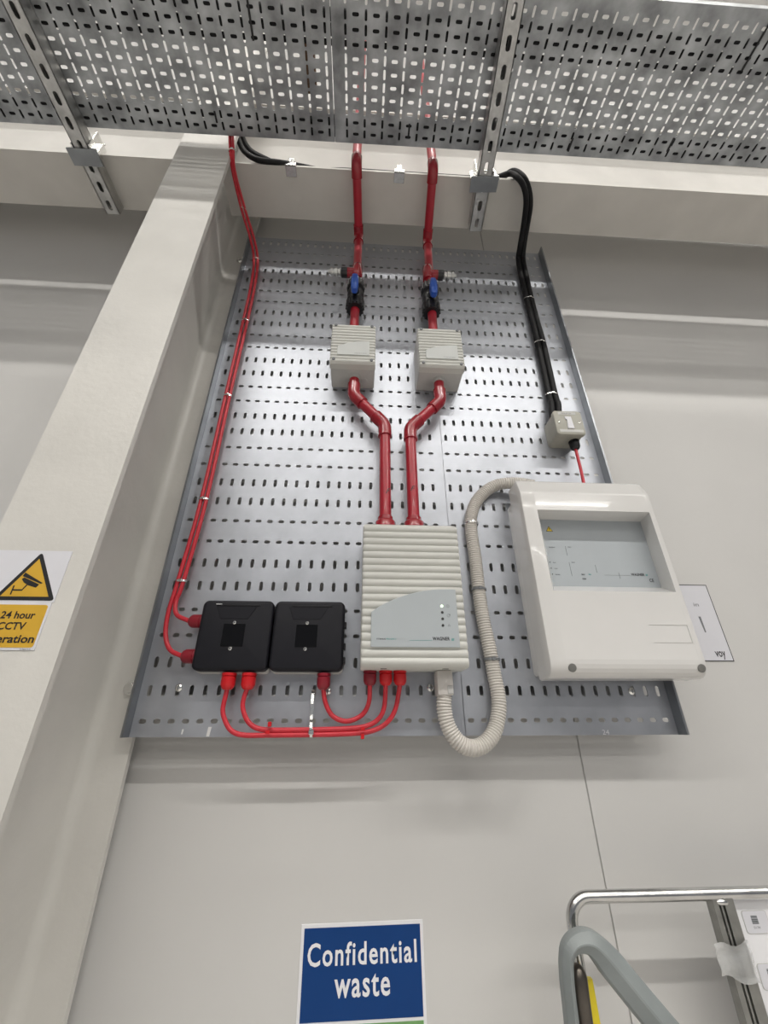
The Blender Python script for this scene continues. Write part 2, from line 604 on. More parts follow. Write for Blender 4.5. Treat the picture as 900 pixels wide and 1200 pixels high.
def over_tray(x0, x1, label):
    t = empty('overhead_cable_tray', label, 'cable tray', 'overhead cable trays')
    cells = []
    pit = 0.0497
    ph = -0.408                               # centre of one transverse slot
    k0 = math.ceil((x0 - ph - 0.0005) / (pit / 2) - 0.5)
    edges, kinds = [], []
    k = math.floor((x0 - ph) / (pit / 2) + 0.5)
    xs = x0
    while xs < x1 - 1e-6:
        xe = min(x1, ph + (k + 0.5) * pit / 2)
        edges.append((xs, xe, k % 2 if xe - xs > 0.9 * pit / 2 else 2))
        xs = xe
        k += 1
    rows = 11
    b_hi = OY0
    yb = [OY0] + [OY0 - 0.0065 - 0.0249 * r for r in range(rows + 1)] + [OY0 - 0.297]
    for j in range(len(yb) - 1):
        for a0, a1, kd in edges:
            solid = kd == 2 or j == 0 or j == len(yb) - 2
            w, h = (0, 0) if solid else ((0.0165, 0.0072) if kd == 0 else (0.0062, 0.0195))
            cells.append((a0, a1, yb[j + 1], yb[j], w, h))
    slot_plate('base_plate', cells, oplane, 0.0016, 'galv_dark', t)
    for y, o in ((OY0, 1), (OY0 - 0.297, -1)):
        prof = [(y, 0), (y + o * 0.0018, 0.0), (y + o * 0.0018, 0.026), (y - o * 0.006, 0.026), (y - o * 0.006, 0.024), (y, 0.024)]
        g = G().loft([[Vector(oplane(x, a, b)) for a, b in prof] for x in (x0, x1)])
        g.obj('side_flange', 'galv_dark', t)
    return t


over_tray(-1.9, jx - 0.001, 'overhead perforated cable tray at top left, up to the joint above the pipes')
over_tray(jx + 0.001, 3.2, 'overhead perforated cable tray at top right, beyond the joint')

# cables lying in the overhead tray
for y, r, lab in ((-0.2925, 0.0115, 'black cable in the overhead tray, nearest the wall'),
                  (-0.3180, 0.0125, 'thick black cable in the overhead tray, second from the wall side'),
                  (-0.4665, 0.0060, 'thin black cable in the overhead tray, innermost of the near group'),
                  (-0.4870, 0.0115, 'black cable in the overhead tray, middle of the near group'),
                  (-0.5130, 0.0120, 'thick black cable in the overhead tray, nearest the open edge')):
    pts = []
    for k in range(60):
        x = -1.9 + 5.1 * k / 59
        w = 0.0012 * math.sin(x * 5 + y * 60)
        pts.append((Vector(oplane(x, y + w, 0.002 + r)), r))
    tag(G().rings(pts, 12).obj('tray_cable', 'black_rub', None, True), lab, 'cable', 'cables in the overhead tray')
c = atz(362, 80, TZ + 0.02)
tag(G().box(c.x - 0.014, c.x + 0.018, c.y - 0.05, c.y + 0.045, Zl(TZ + 0.003), Zl(TZ + 0.03), 0.003).obj('rusty_bracket', 'rust'),
    'rusty brown bracket lying in the overhead tray, seen through the slots', 'bracket')
for (u, v), L, lab in zip(((253, 139), (479, 156), (668, 172), (785, 172), (882, 62), (293, 22)), (0.016, 0.02, 0.02, 0.02, 0.055, 0.06),
                          ('black cable tie through the overhead tray above the column', 'black cable tie through the overhead tray between the two red pipes',
                           'black cable tie through the overhead tray, right of the right strut', 'black cable tie through the overhead tray, towards the right edge',
                           'long black cable tie on the overhead tray at the far top right', 'long black cable tie on the overhead tray at top, left of the joint')):
    c = atz(u, v, TZ - 0.002)
    g = G().box(c.x - 0.0025, c.x + 0.0025, c.y - L, c.y + L * 0.6, Zl(TZ - 0.0022), Zl(TZ - 0.0004), 0.0005)
    tag(g.obj('cable_tie', 'black'), lab, 'cable tie', 'black ties on the overhead tray')


# ------------------------------------------------------------------ struts carrying the overhead tray
def strut(u_end, v_end, u2, v2, label, side):
    zb = 1.449
    zt = TZ - 0.0015
    e = atz(u_end, v_end, zb)
    n = atz(u2, v2, zb)
    d = Vector((n.x - e.x, n.y - e.y, 0)).normalized()
    s = Vector((-d.y, d.x, 0))
    if s.x < 0:
        s = -s
    hw = 0.0205
    t = empty('support_strut', label, 'strut', 'struts under the overhead tray')
    L = 1.05
    pitch = 0.050
    cells = []
    k = 0
    y = 0.0
    while y < L:
        cells.append((-hw, hw, y, y + pitch, 0.0125, 0.028))
        y += pitch

    def pl(a, b, dd):
        p = e + s * a + d * b
        return (p.x, p.y, Zl(zb) + dd)
    slot_plate('slotted_face', cells, pl, 0.0022, 'galv_strut', t)
    for q in (-1, 1):
        prof = [(q * hw, 0.0), (q * hw, zt - zb), (q * (hw - 0.009), zt - zb), (q * (hw - 0.009), zt - zb - 0.006),
                (q * (hw - 0.007), zt - zb - 0.006), (q * (hw - 0.007), zt - zb - 0.0022), (q * (hw - 0.0022), zt - zb - 0.0022), (q * (hw - 0.0022), 0.0)]
        loops = []
        for b in (0, L):
            loops.append([Vector(pl(a, b, dd)) for a, dd in prof])
        G().loft(loops).obj('channel_side', 'galv_strut', t)
    return e, s, d


def clamp(e, s, d, dist, label):
    """window bracket holding the strut up against the beam flange"""
    c = e + d * dist
    t = empty('beam_clamp', label, 'clamp', 'clamps holding the struts to the beam')

    def P3(a, b, z):
        p = c + s * a + d * b
        return Vector((p.x, p.y, Zl(z)))

    def bx(a0, a1, b0, b1, z0, z1):
        vs = [P3(a, b, z) for z in (z0, z1) for b in (b0, b1) for a in (a0, a1)]
        return vs, [(0, 2, 3, 1), (4, 5, 7, 6), (0, 1, 5, 4), (2, 6, 7, 3), (0, 4, 6, 2), (1, 3, 7, 5)]
    g = G()
    g.add(*bx(-0.041, 0.041, -0.020, 0.0215, 1.4425, 1.4482))
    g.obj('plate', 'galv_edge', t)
    for q in (-1, 1):
        g = G()
        a0, a1 = (0.0222, 0.0262) if q > 0 else (-0.0262, -0.0222)
        g.add(*bx(a0, a1, -0.018, 0.030, 1.4484, 1.527))
        g.add(*bx(min(a0, q * 0.040), max(a1, q * 0.040), 0.004, 0.012, 1.4484, 1.500))
        g.obj('cheek', 'zinc', t)
    g = G()
    g.add(*bx(-0.030, 0.030, -0.004, 0.0, 1.5275, 1.531))
    g.obj('bridge', 'zinc', t)
    return t


eL = strut(133, 251, 88, 158, 'slotted steel strut under the overhead tray at top left', -1)
eR = strut(557, 271, 582, 130, 'slotted steel strut under the overhead tray, right of the red pipes', 1)
clamp(*eL, 0.150, 'steel clamp holding the left strut to the beam')
clamp(*eR, 0.135, 'steel clamp holding the right strut to the beam')

for (u, v), lab in zip(((340.5, 196), (468, 204), (578, 214)), ('zinc flange clip above the left part of the panel, between column and left red pipe',
                                                                'zinc flange clip between the two red pipes', 'zinc flange clip just right of the right strut clamp')):
    c = atz(u, v, 1.4895)
    y = -0.1345 - 0.005 * (c.x - 0.43) - 0.073
    t = empty('flange_clip', lab, 'clip', 'clips on the beam flange')
    g = G().box(c.x - 0.016, c.x + 0.016, y - 0.004, y + 0.026, Zl(1.4875), Zl(1.4897), 0.0006)
    g.box(c.x - 0.016, c.x + 0.016, y - 0.004, y - 0.0012, Zl(1.4875), Zl(1.507), 0.0006)
    g.box(c.x - 0.016, c.x + 0.016, y - 0.004, y + 0.002, Zl(1.5055), Zl(1.5075), 0.0006)
    g.obj('spring_body', 'zinc', t)
    slot_plate('tab', [(c.x - 0.0075, c.x + 0.0075, 0, 0.026, 0.005, 0.005)], lambda a, b, dd: (a, y - 0.004 + dd, Zl(1.505) + b), 0.0018, 'zinc', t)


# ------------------------------------------------------------------ upper pipes, valves
def coupling(g, p, axis, r, L):
    g.lathe(Vector(p) - Vector(axis).normalized() * L / 2, axis, [(0, r * 0.96), (0.001, r), (L - 0.001, r), (L, r * 0.96)], 24)


def upper_pipe(pts, side, tee_uv, lab, vlab, flab, det_top, xd, yd):
    R_ = 0.0132
    t = empty('red_sampling_pipe', lab, 'pipe', 'red pipes going up from the detector boxes')
    P_ = [Vector(p) for p in pts]
    path = []
    for i, p in enumerate(P_):
        if 0 < i < len(P_) - 1:
            a = p + (P_[i - 1] - p).normalized() * 0.022
            b = p + (P_[i + 1] - p).normalized() * 0.022
            for k in range(6):
                q = k / 5
                path.append(a * (1 - q) ** 2 + p * 2 * q * (1 - q) + b * q * q)
        else:
            path.append(p)
    G().rings([(p, R_) for p in path], 24).obj('pipe', 'red', t, True)
    for i in range(1, len(P_) - 1):
        a = P_[i] + (P_[i - 1] - P_[i]).normalized() * 0.034
        b = P_[i] + (P_[i + 1] - P_[i]).normalized() * 0.034
        a2 = P_[i] + (P_[i - 1] - P_[i]).normalized() * 0.018
        b2 = P_[i] + (P_[i + 1] - P_[i]).normalized() * 0.018
        items = [(a, R_ * 1.22)]
        for k in range(7):
            q = k / 6
            items.append((a2 * (1 - q) ** 2 + P_[i] * 2 * q * (1 - q) + b2 * q * q, R_ * 1.2))
        items.append((b, R_ * 1.22))
        G().rings(items, 24).obj('elbow', 'red_joint', t, True)
    # tee with side branch
    te = tee_uv
    g = G()
    coupling(g, te, (0, 0, 1), R_ * 1.25, 0.062)
    g.lathe(te, (side, 0, 0), [(0, R_ * 1.15), (0.030, R_ * 1.15), (0.031, R_ * 1.1)], 24)
    g.obj('tee', 'red_joint', t, True)
    g = G().lathe(te + Vector((side * 0.030, 0, 0)), (side, 0, 0), [(0, 0.013), (0.001, 0.0155), (0.018, 0.0155), (0.019, 0.012)], 16)
    g.obj('black_collar', 'black', t, True)
    pr = [(0, 0.009), (0.002, 0.0115), (0.006, 0.0115), (0.007, 0.009), (0.011, 0.009), (0.012, 0.013), (0.019, 0.013),
          (0.020, 0.0095), (0.025, 0.0095), (0.026, 0.012), (0.033, 0.0115), (0.034, 0.007), (0.041, 0.006)]
    G().lathe(te + Vector((side * 0.049, 0, 0)), (side, 0, 0), pr, 20).obj('hose_fitting', 'galv_strut', t, True)
    # valve
    v = empty('ball_valve', vlab, 'valve', 'ball valves above the detector boxes')
    base = Vector((xd, yd, Zl(1.068)))
    hh = 0.128
    prof = [(0, 0.0150), (0.0005, 0.0235), (0.034, 0.0270), (0.036, 0.0215), (0.040, 0.0205), (hh * 0.5 - 0.010, 0.0235), (hh * 0.5, 0.0250),
            (hh * 0.5 + 0.010, 0.0235), (hh - 0.038, 0.0205), (hh - 0.036, 0.0265), (hh - 0.002, 0.0225), (hh, 0.0150)]
    g = G().lathe(base, (0, 0, 1), prof, 28)
    for q in range(14):
        an = 2 * math.pi * q / 14
        for z in (0.003, hh - 0.030):
            p = base + Vector((math.cos(an) * 0.0252, math.sin(an) * 0.0252, z))
            g.box(p.x - 0.0022, p.x + 0.0022, p.y - 0.0022, p.y + 0.0022, p.z, p.z + 0.025, 0.0006)
    g.obj('valve_body', 'black', v, True)
    cz = Zl(1.122)
    G().lathe((xd, yd, cz), (0, -1, 0), [(0, 0.012), (0.036, 0.012), (0.037, 0.010)], 20).obj('stem', 'black', v, True)
    hx = xd + side * 0.002
    loops = []
    for k, (dz, w, th) in enumerate(((-0.030, 0.006, 0.008), (-0.024, 0.0095, 0.010), (0.0, 0.0115, 0.011), (0.020, 0.0105, 0.010), (0.036, 0.008, 0.009), (0.041, 0.005, 0.006))):
        loops.append([Vector((hx + a, yd - 0.044 + b, cz + dz)) for a, b in rrect(-w, w, -th, th, min(w, th) * 0.5, 3)])
    G().loft(loops).obj('handle', 'blue', v, True)
    return t


DL = dict(x0=0.2895, x1=0.4060)
DR = dict(x0=0.5190, x1=0.6375)
DZ0, DZ1 = Zl(0.8095), Zl(0.953)
xl, xr = at(415.5, 372, -0.045).x, at(506.5, 378, -0.045).x
yd = -0.045
tl, tr = at(415, 320, yd), at(506, 322, yd)
tl.x, tr.x = xl + 0.002, xr - 0.001
e1, e2 = at(417.5, 196, -0.2385), at(507.5, 197, -0.2385)
e1.z = e2.z = Zl(1.4560)
bl, br = Vector((xl + 0.002, yd, Zl(1.4400))), Vector((at(500, 274, yd).x, yd, Zl(1.4380)))
upper_pipe([(e1.x, -0.2385, Zl(2.45)), e1, bl, (xl, yd, DZ1 - 0.004)], -1, tl,
           'red pipe rising from the left detector box past the beam', 'black ball valve with blue handle above the left detector box', '', DZ1, xl, yd)
upper_pipe([(e2.x, -0.2385, Zl(2.45)), e2, br, (xr, yd, DZ1 - 0.004)], 1, tr,
           'red pipe rising from the right detector box past the beam', 'black ball valve with blue handle above the right detector box', '', DZ1, xr, yd)


# ------------------------------------------------------------------ ribbed enclosures
def ribbed(x0, x1, z0, z1, yb, yf, n, amp, r, seg=6):
    """cover whose front is a run of rounded horizontal ribs"""
    prof = []
    N = n * seg
    for k in range(N + 1):
        q = k / N
        z = z0 + 0.003 + (z1 - z0 - 0.006) * q
        prof.append((yf + amp * (1 - abs(math.sin(math.pi * q * n)) ** 0.7), z))
    prof = [(yb, z0), (yf + amp + 0.003, z0)] + prof + [(yf + amp + 0.003, z1), (yb, z1)]
    loops = []
    for x, ins in ((x0, r), (x0 + r * 0.3, r * 0.3), (x0 + r, 0), (x1 - r, 0), (x1 - r * 0.3, r * 0.3), (x1, r)):
        loops.append([Vector((x, min(y + ins, yb), min(max(z, z0 + ins * 0.6), z1 - ins * 0.6))) for y, z in prof])
    return G().loft(loops)


def fascia_poly(x0, x1, z0, zs, z1):
    pts = [(x0, z0), (x1, z0), (x1, z1)]
    n = 10
    for k in range(n + 1):
        q = k / n
        pts.append((x1 - 0.10 * (x1 - x0) - q * 0.90 * (x1 - x0), zs + (z1 - zs) * (1 - q ** 2.0) ** 0.9 if q < 1 else zs))
    return pts


def logo(x, y, z, s, par):
    """small leaning bar emblem after the lettering"""
    g = G()
    for dx, h in ((0, 1.0), (0.38, 1.0), (0.76, 1.0)):
        g.add([(x + dx * s, y, z), (x + (dx + .22) * s, y, z), (x + (dx + .42) * s, y, z + s * h), (x + (dx + .2) * s, y, z + s * h)], [(0, 1, 2, 3)])
    g.obj('emblem', 'teal', par)


def detector(x0, x1, lab, glab):
    t = empty('detector_box', lab, 'detector box', 'detector boxes under the valves')
    yf = -0.0900
    G().slab(rrect(x0 + 0.001, x1 - 0.001, DZ0, DZ1 - 0.002, 0.004), -0.066, -0.0004, 0.001, 2).obj('housing', 'plas_side', t, True)
    ribbed(x0, x1, DZ0 - 0.001, DZ1, -0.066, yf, 13, 0.0035, 0.004).obj('cover', 'plas', t, True)
    w = x1 - x0
    poly = fascia_poly(x0 + 0.018, x1 - 0.016, DZ0 + 0.025, DZ0 + 0.054, DZ0 + 0.076)
    f = G().slab(poly, yf - 0.0012, yf + 0.003, 0.0004, 1).obj('fascia', 'fascia_pale', t)
    text('lettering', 'TITANUS PRO', x0 + w * 0.53, yf - 0.0014, DZ0 + 0.0295, w * 0.27, 0.003, 'ink_grey', f)
    for xs in (x0 + 0.010, x1 - 0.010):
        for zs in (DZ0 + 0.009, DZ1 - 0.008):
            G().lathe((xs, yf + 0.001, zs), (0, -1, 0), [(0, 0.0042), (0.0022, 0.0042), (0.003, 0.0034)], 16).obj('screw', 'ink_grey', t, True)
    for dx in (-0.03, 0.03):
        G().lathe(((x0 + x1) / 2 + dx, -0.026, DZ0 + 0.0005), (0, 0, -1), [(0, 0.010), (0.0008, 0.010), (0.001, 0.009)], 20).obj('knockout', 'plas_side', t, True)
    return t


detector(DL['x0'], DL['x1'], 'left ribbed grey detector box under the left valve', '')
detector(DR['x0'], DR['x1'], 'right ribbed grey detector box under the right valve', '')

# main aspirating unit
UX0, UX1, UZ0, UZ1, UYF = 0.3840, 0.5785, Zl(0.0815), Zl(0.3610), -0.0850
u = empty('smoke_detection_unit', 'large ribbed light grey wall unit with pale blue-grey fascia, centre of the panel', 'detector')
G().slab(rrect(UX0 + 0.003, UX1 - 0.003, UZ0 + 0.002, UZ1 - 0.002, 0.006), -0.030, -0.0004, 0.002, 2).obj('housing', 'plas_side', u, True)
ribbed(UX0, UX1, UZ0, UZ1, -0.030, UYF, 19, 0.0042, 0.006).obj('cover', 'plas', u, True)
fy = UYF - 0.002
A = [at(434.5, 758, fy), at(539.4, 758.5, fy), at(535, 690.6, fy), at(434.5, 717, fy)]
fx0, fx1, fz0, fz1, fzs = A[0].x, A[1].x, A[0].z, A[2].z, A[3].z
fas = G().slab(fascia_poly(fx0, fx1, fz0, fzs, fz1), fy, UYF + 0.003, 0.0006, 1).obj('fascia', 'fascia', u)
fy -= 0.0003
c = at(441, 749.5, fy)
text('lettering', 'TITANUS', c.x, fy, c.z, 0.0165, 0.0026, 'ink', fas, 0.01)
text('lettering', 'PRO-SENS', c.x + 0.0180, fy, c.z, 0.0145, 0.0026, 'teal', fas)
text('lettering', '2', c.x + 0.0340, fy, c.z, None, 0.0026, 'teal', fas)
c = at(507, 750.3, fy)
text('lettering', 'WAGNER', c.x, fy, c.z, 0.0315, 0.0060, 'ink', fas, 0.028, spacing=1.08)
logo(c.x + 0.0345, fy, c.z - 0.0005, 0.0042, fas)
G().box(c.x - 0.042, c.x - 0.001, fy, fy + 0.0002, c.z - 0.0005, c.z - 0.0001).obj('rule', 'teal', fas)
for i, (uu, vv) in enumerate(((517.7, 710.3), (518.3, 717.6), (518.8, 725.1), (519.1, 732.9))):
    c = at(uu, vv, fy)
    G().lathe((c.x, fy + 0.0005, c.z), (0, -1, 0), [(0, 0.0025), (0.0009, 0.0025), (0.0012, 0.0018)], 16).obj('indicator_lamp', 'led' if i == 0 else 'ledoff', fas, True)
for k, (uu, vv) in enumerate(((524.6, 710.3), (525.6, 721.3), (526.3, 733))):
    c = at(uu, vv, fy)
    g = G()
    n = 3 if k == 2 else 16
    ro, ri = 0.0030, 0.0023
    o1 = [Vector((c.x + a, fy, c.z + b)) for a, b in hex_poly(ro, n, math.pi / 2)]
    o2 = [Vector((c.x + a, fy, c.z + b)) for a, b in hex_poly(ri if k < 2 else 0.0019, n, math.pi / 2)]
    g.loft([o1, o2], False, False)
    if k == 0:
        g.box(c.x - 0.0003, c.x + 0.0003, fy - 0.0001, fy, c.z - 0.001, c.z + 0.001)
    if k == 1:
        g.add([Vector((c.x + 0.0005, fy, c.z)), Vector((c.x + 0.0035, fy, c.z + 0.0005)), Vector((c.x + 0.003, fy, c.z + 0.004))], [(0, 1, 2)])
    g.obj('icon', 'ink_grey', fas)
for uu in (449.5, 522):
    c = at(uu, 784.5, -0.07)
    G().box(c.x - 0.0055, c.x + 0.0055, -0.073, -0.068, UZ0 - 0.0006, UZ0 + 0.004).obj('latch_slot', 'ink', u)


# glands ----------------------------------------------------------------------
def gland(parent, p, axis, m, s=1.0, L=0.026):
    t = G()
    pr = [(0, 0.0135 * s), (0.005, 0.0135 * s), (0.0055, 0.0115 * s), (0.007, 0.0130 * s), (L * 0.72, 0.0128 * s), (L * 0.9, 0.0105 * s), (L, 0.0075 * s)]
    t.lathe(p, axis, pr, 12)
    return t.obj('cable_gland', m, parent, True)


gl_u = [at(433.5, 795, -0.036), at(452, 795, -0.036), at(468.7, 795, -0.036)]
for c, m in zip(gl_u, ('maroon', 'red_gland', 'red_gland')):
    gland(u, (c.x, c.y, UZ0 + 0.001), (0, 0, -1), m, 0.92)


# lower pipes between the detector boxes and the unit
def lower_pipe(a, lab, ends, mark):
    R_ = 0.0132
    t = empty('red_connecting_pipe', lab, 'pipe', 'red pipes down to the detection unit')
    P_ = [Vector(p) for p in a]
    path = []
    for i, p in enumerate(P_):
        if 0 < i < len(P_) - 1:
            q0 = p + (P_[i - 1] - p).normalized() * 0.014
            q1 = p + (P_[i + 1] - p).normalized() * 0.014
            for k in range(6):
                q = k / 5
                path.append(q0 * (1 - q) ** 2 + p * 2 * q * (1 - q) + q1 * q * q)
        else:
            path.append(p)
    G().rings([(p, R_) for p in path], 24).obj('pipe', 'red', t, True)
    for i in range(1, len(P_) - 1):
        d0, d1 = (P_[i - 1] - P_[i]).normalized(), (P_[i + 1] - P_[i]).normalized()
        items = [(P_[i] + d0 * 0.036, R_ * 1.2), (P_[i] + d0 * 0.0355, R_ * 1.27), (P_[i] + d0 * 0.014, R_ * 1.25)]
        for k in range(1, 6):
            q = k / 6
            items.append((P_[i] + d0 * 0.014 * (1 - q) ** 2 + d1 * 0.014 * q * q, R_ * 1.25))
        items += [(P_[i] + d1 * 0.014, R_ * 1.25), (P_[i] + d1 * 0.0355, R_ * 1.27), (P_[i] + d1 * 0.036, R_ * 1.2)]
        G().rings(items, 24).obj('elbow', 'red_joint', t, True)
    e = P_[-1]
    g = G().lathe(e, (0, 0, 1), [(0.0, 0.0205), (0.001, 0.0225), (0.021, 0.0225), (0.025, 0.0195), (0.026, 0.0170), (0.034, 0.0165), (0.036, 0.014)], 28)
    g.obj('union_socket', 'red_joint', t, True)
    top = P_[0]
    G().lathe((top.x, top.y, DZ0 - 0.012), (0, 0, 1), [(0, 0.0160), (0.0115, 0.0165)], 24).obj('grey_spout', 'plas_side', t, True)
    c = at(*mark, e.y - R_ - 0.0006)
    text('pen_mark', 'F', c.x, e.y - R_ - 0.0004, c.z, None, 0.013, 'ink', t, 0, 0.4)
    return t


yp = -0.040
pts_l = [at(411, 450, yp), at(414.5, 463, yp), at(451, 498, yp), at(455, 607, yp)]
pts_r = [at(517, 455, yp), at(516, 470, yp), at(480.5, 502, yp), at(484, 607, yp)]
for pts in (pts_l, pts_r):
    pts[0].x = pts[1].x
    pts[0].z = DZ0 - 0.002
    pts[3].x = pts[2].x
    pts[3].z = UZ1 + 0.0005
lower_pipe(pts_l, 'left red pipe from the left detector box to the unit', None, (452, 578))
lower_pipe(pts_r, 'right red pipe from the right detector box to the unit', None, (481, 575))


# ------------------------------------------------------------------ black junction boxes
def jbox(x0, x1, lab, screws, glands, windows):
    t = empty('junction_box', lab, 'junction box', 'black junction boxes at the lower left')
    z0, z1 = Zl(0.0805), Zl(0.2085)
    G().slab(rrect(x0 + 0.001, x1 - 0.001, z0 - 0.0018, z1 - 0.004, 0.008), -0.020, -0.0004, 0.001, 2).obj('back_box', 'plas_side', t, True)
    G().slab(rrect(x0, x1, z0, z1, 0.011, 6), -0.0430, -0.0155, 0.006, 5).obj('lid', 'black_lid', t, True)
    xm = (x0 + x1) / 2
    poly = [(xm - 0.040, z1 - 0.012), (xm - 0.030, z1 - 0.036), (xm + 0.022, z1 - 0.036), (xm + 0.036, z1 - 0.012)]
    lid = t.children[1] if len(t.children) > 1 else t
    G().slab(poly, -0.0438, -0.0425, 0.0004, 1).obj('raised_panel', 'black_lid', t)
    G().box(xm - 0.033, xm + 0.043, -0.0445, -0.0425, z1 - 0.0115, z1 - 0.0085, 0.0006).obj('ridge', 'black', t)
    c = at(*windows, -0.0440)
    G().box(c.x - 0.020, c.x + 0.020, -0.0441, -0.0425, c.z - 0.0205, c.z + 0.0205, 0.0004).obj('clear_label', 'window', t)
    for uu, vv in screws:
        c = at(uu, vv, -0.0445)
        s = G().lathe((c.x, -0.0428, c.z), (0, -1, 0), [(0, 0.0032), (0.0016, 0.0032), (0.0024, 0.0022)], 16).obj('screw', 'zinc', t, True)
        G().lathe((c.x, -0.0452, c.z), (0, -1, 0), [(0, 0.0011), (0.0002, 0.0011)], 8).obj('socket', 'ink', s)
    return t


jl = jbox(0.0805, 0.2150, 'left black junction box with four red glands', ((274.7, 729.5), (269.5, 760)), None, (273, 744))
G().box(0.106, 0.117, -0.0452, -0.0440, Zl(0.1995), Zl(0.2005)).obj('print_line', 'white_print', jl)
jr = jbox(0.2175, 0.3520, 'right black junction box with a single maroon gland', ((360, 730), (357.5, 760.4)), None, (359, 745))
for zz in (Zl(0.165), Zl(0.125), Zl(0.100)):
    G().box(0.3515, 0.3560, -0.034, -0.020, zz - 0.006, zz + 0.006, 0.001).obj('hinge_lug', 'black', jr)
gy = -0.026
JB = Zl(0.078)
g1, g2, g3 = at(268, 796, gy), at(291.5, 796, gy), at(379.3, 797, gy)
gland(jl, (g1.x, gy, JB), (0, 0, -1), 'red_gland', 1.0, 0.028)
gland(jl, (g2.x, gy, JB), (0, 0, -1), 'red_gland', 1.0, 0.028)
gland(jr, (g3.x, gy, JB), (0, 0, -1), 'maroon', 0.95, 0.028)
ga, gb = at(228, 728, gy), at(222, 769, gy)
gland(jl, (0.083, gy, ga.z), (-1, 0, 0), 'maroon', 1.0, 0.028)
gland(jl, (0.083, gy, gb.z), (-1, 0, 0), 'maroon', 1.0, 0.028)


def cable(name, pts, r, m, lab, grp=None, seg=12, n=8, cat='cable'):
    path = resample(smooth_path(pts, n), 0.006)
    return tag(G().rings([(p, r) for p in path], seg).obj(name, m, None, True), lab, cat, grp), path


yc = -0.016
rc = 0.0042
gx = 0.0555
topA = [at(268.5, 150, -0.262), at(270, 175, -0.255), at(272.5, 200, -0.21), at(283, 245, -0.12), at(293.5, 280, -0.045), at(297.5, 305, yc), at(294, 335, yc), at(285, 376, yc),
        at(264.5, 463, yc), at(236, 585, yc), at(208.5, 681, yc), at(198, 715, yc), at(194, 742, yc), at(199, 761, -0.020), Vector((gx, gy, gb.z))]
topB = [at(268.5, 150, -0.262) + Vector((0.009, 0, 0)), at(271, 175, -0.255) + Vector((0.006, -.003, 0)), at(275, 200, -0.21), at(287, 245, -0.12), at(297.5, 279, -0.045), at(302, 305, yc), at(298.5, 335, yc),
        at(290, 376, yc), at(269.5, 463, yc), at(242, 585, yc), at(215, 681, yc), at(206.5, 704, yc), at(207, 720, -0.020), Vector((gx, gy, ga.z))]
cable('red_cable', topA, rc, 'red_cable', 'red cable, left one of the pair down the panel edge, to the lower side gland', 'red cables down the panel edge')
cable('red_cable', topB, rc, 'red_cable', 'red cable, right one of the pair down the panel edge, to the upper side gland', 'red cables down the panel edge')

y1, y2 = -0.022, -0.018
c1 = [Vector((g1.x, gy, JB - 0.024)), at(264.5, 815, y1), at(261, 832, y1), at(264.4, 846, y1), at(272, 857, y1), at(286, 861.5, y1), at(315, 861.5, y1), at(362, 861, y1),
      at(405, 860, y1), at(432, 857.5, y1), at(451, 849, y1), at(463, 832, -0.026), Vector((gl_u[2].x, -0.036, UZ0 - 0.023))]
c2 = [Vector((g2.x, gy, JB - 0.024)), at(286, 817, y1), at(284.5, 829, y1), at(289, 843, y1), at(298, 852, y1), at(312, 855.3, y1), at(340, 855.5, y1), at(375, 855, y1),
      at(405, 854, y1), at(427, 851.5, y1), at(442, 844, y1), at(450, 830, -0.028), Vector((gl_u[1].x, -0.036, UZ0 - 0.023))]
c3 = [Vector((g3.x, gy, JB - 0.024)), at(381, 822, y2), at(388, 837, y2), at(400, 844.5, y2), at(413, 844, y2), at(426, 836, y2), at(432.5, 822, -0.026), Vector((gl_u[0].x, -0.036, UZ0 - 0.023))]
cable('red_cable', c1, rc, 'red_cable', 'lowest red cable looping from the leftmost bottom gland to the unit', 'red cables under the boxes')
cable('red_cable', c2, rc, 'red_cable', 'red cable looping from the second bottom gland of the left black box', 'red cables under the boxes')
cable('red_cable', c3, rc, 'red_cable', 'short red cable from the right black box to the unit', 'red cables under the boxes')


def band_tie(c, hx, hy, m, lab, tilt=0.0, h=0.0045, group=None, tail=None, axis=None):
    """tie wrapped around a cable run: an oval strap with a small lock head"""
    t = empty('cable_tie', lab, 'cable tie', group)
    ax = Vector(axis or (0, 0, 1)).normalized()
    sx = Vector((1, 0, 0))
    sx = (sx - ax * sx.dot(ax)).normalized()
    sy = ax.cross(sx)
    loops = []
    n = 24
    for z, k in ((-h / 2, 1.0), (-h / 2, 1.0), (h / 2, 1.0)):
        loops.append([c + ax * z + sx * math.cos(2 * math.pi * i / n) * hx + sy * math.sin(2 * math.pi * i / n) * hy for i in range(n)])
    outer = [[c + ax * z + sx * math.cos(2 * math.pi * i / n) * (hx + 0.0008) + sy * math.sin(2 * math.pi * i / n) * (hy + 0.0008) for i in range(n)] for z in (-h / 2, h / 2)]
    g = G().loft([loops[0], outer[0], outer[1], loops[2], loops[0]], False, False)
    g.obj('strap', m, t, True)
    k = c + Vector((0, -abs(hy) - 0.0012, 0))
    G().box(k.x - 0.0035, k.x + 0.0035, k.y - 0.0015, k.y + 0.0012, k.z - h * 0.7, k.z + h * 0.7, 0.0005).obj('lock_head', m, t)
    return t


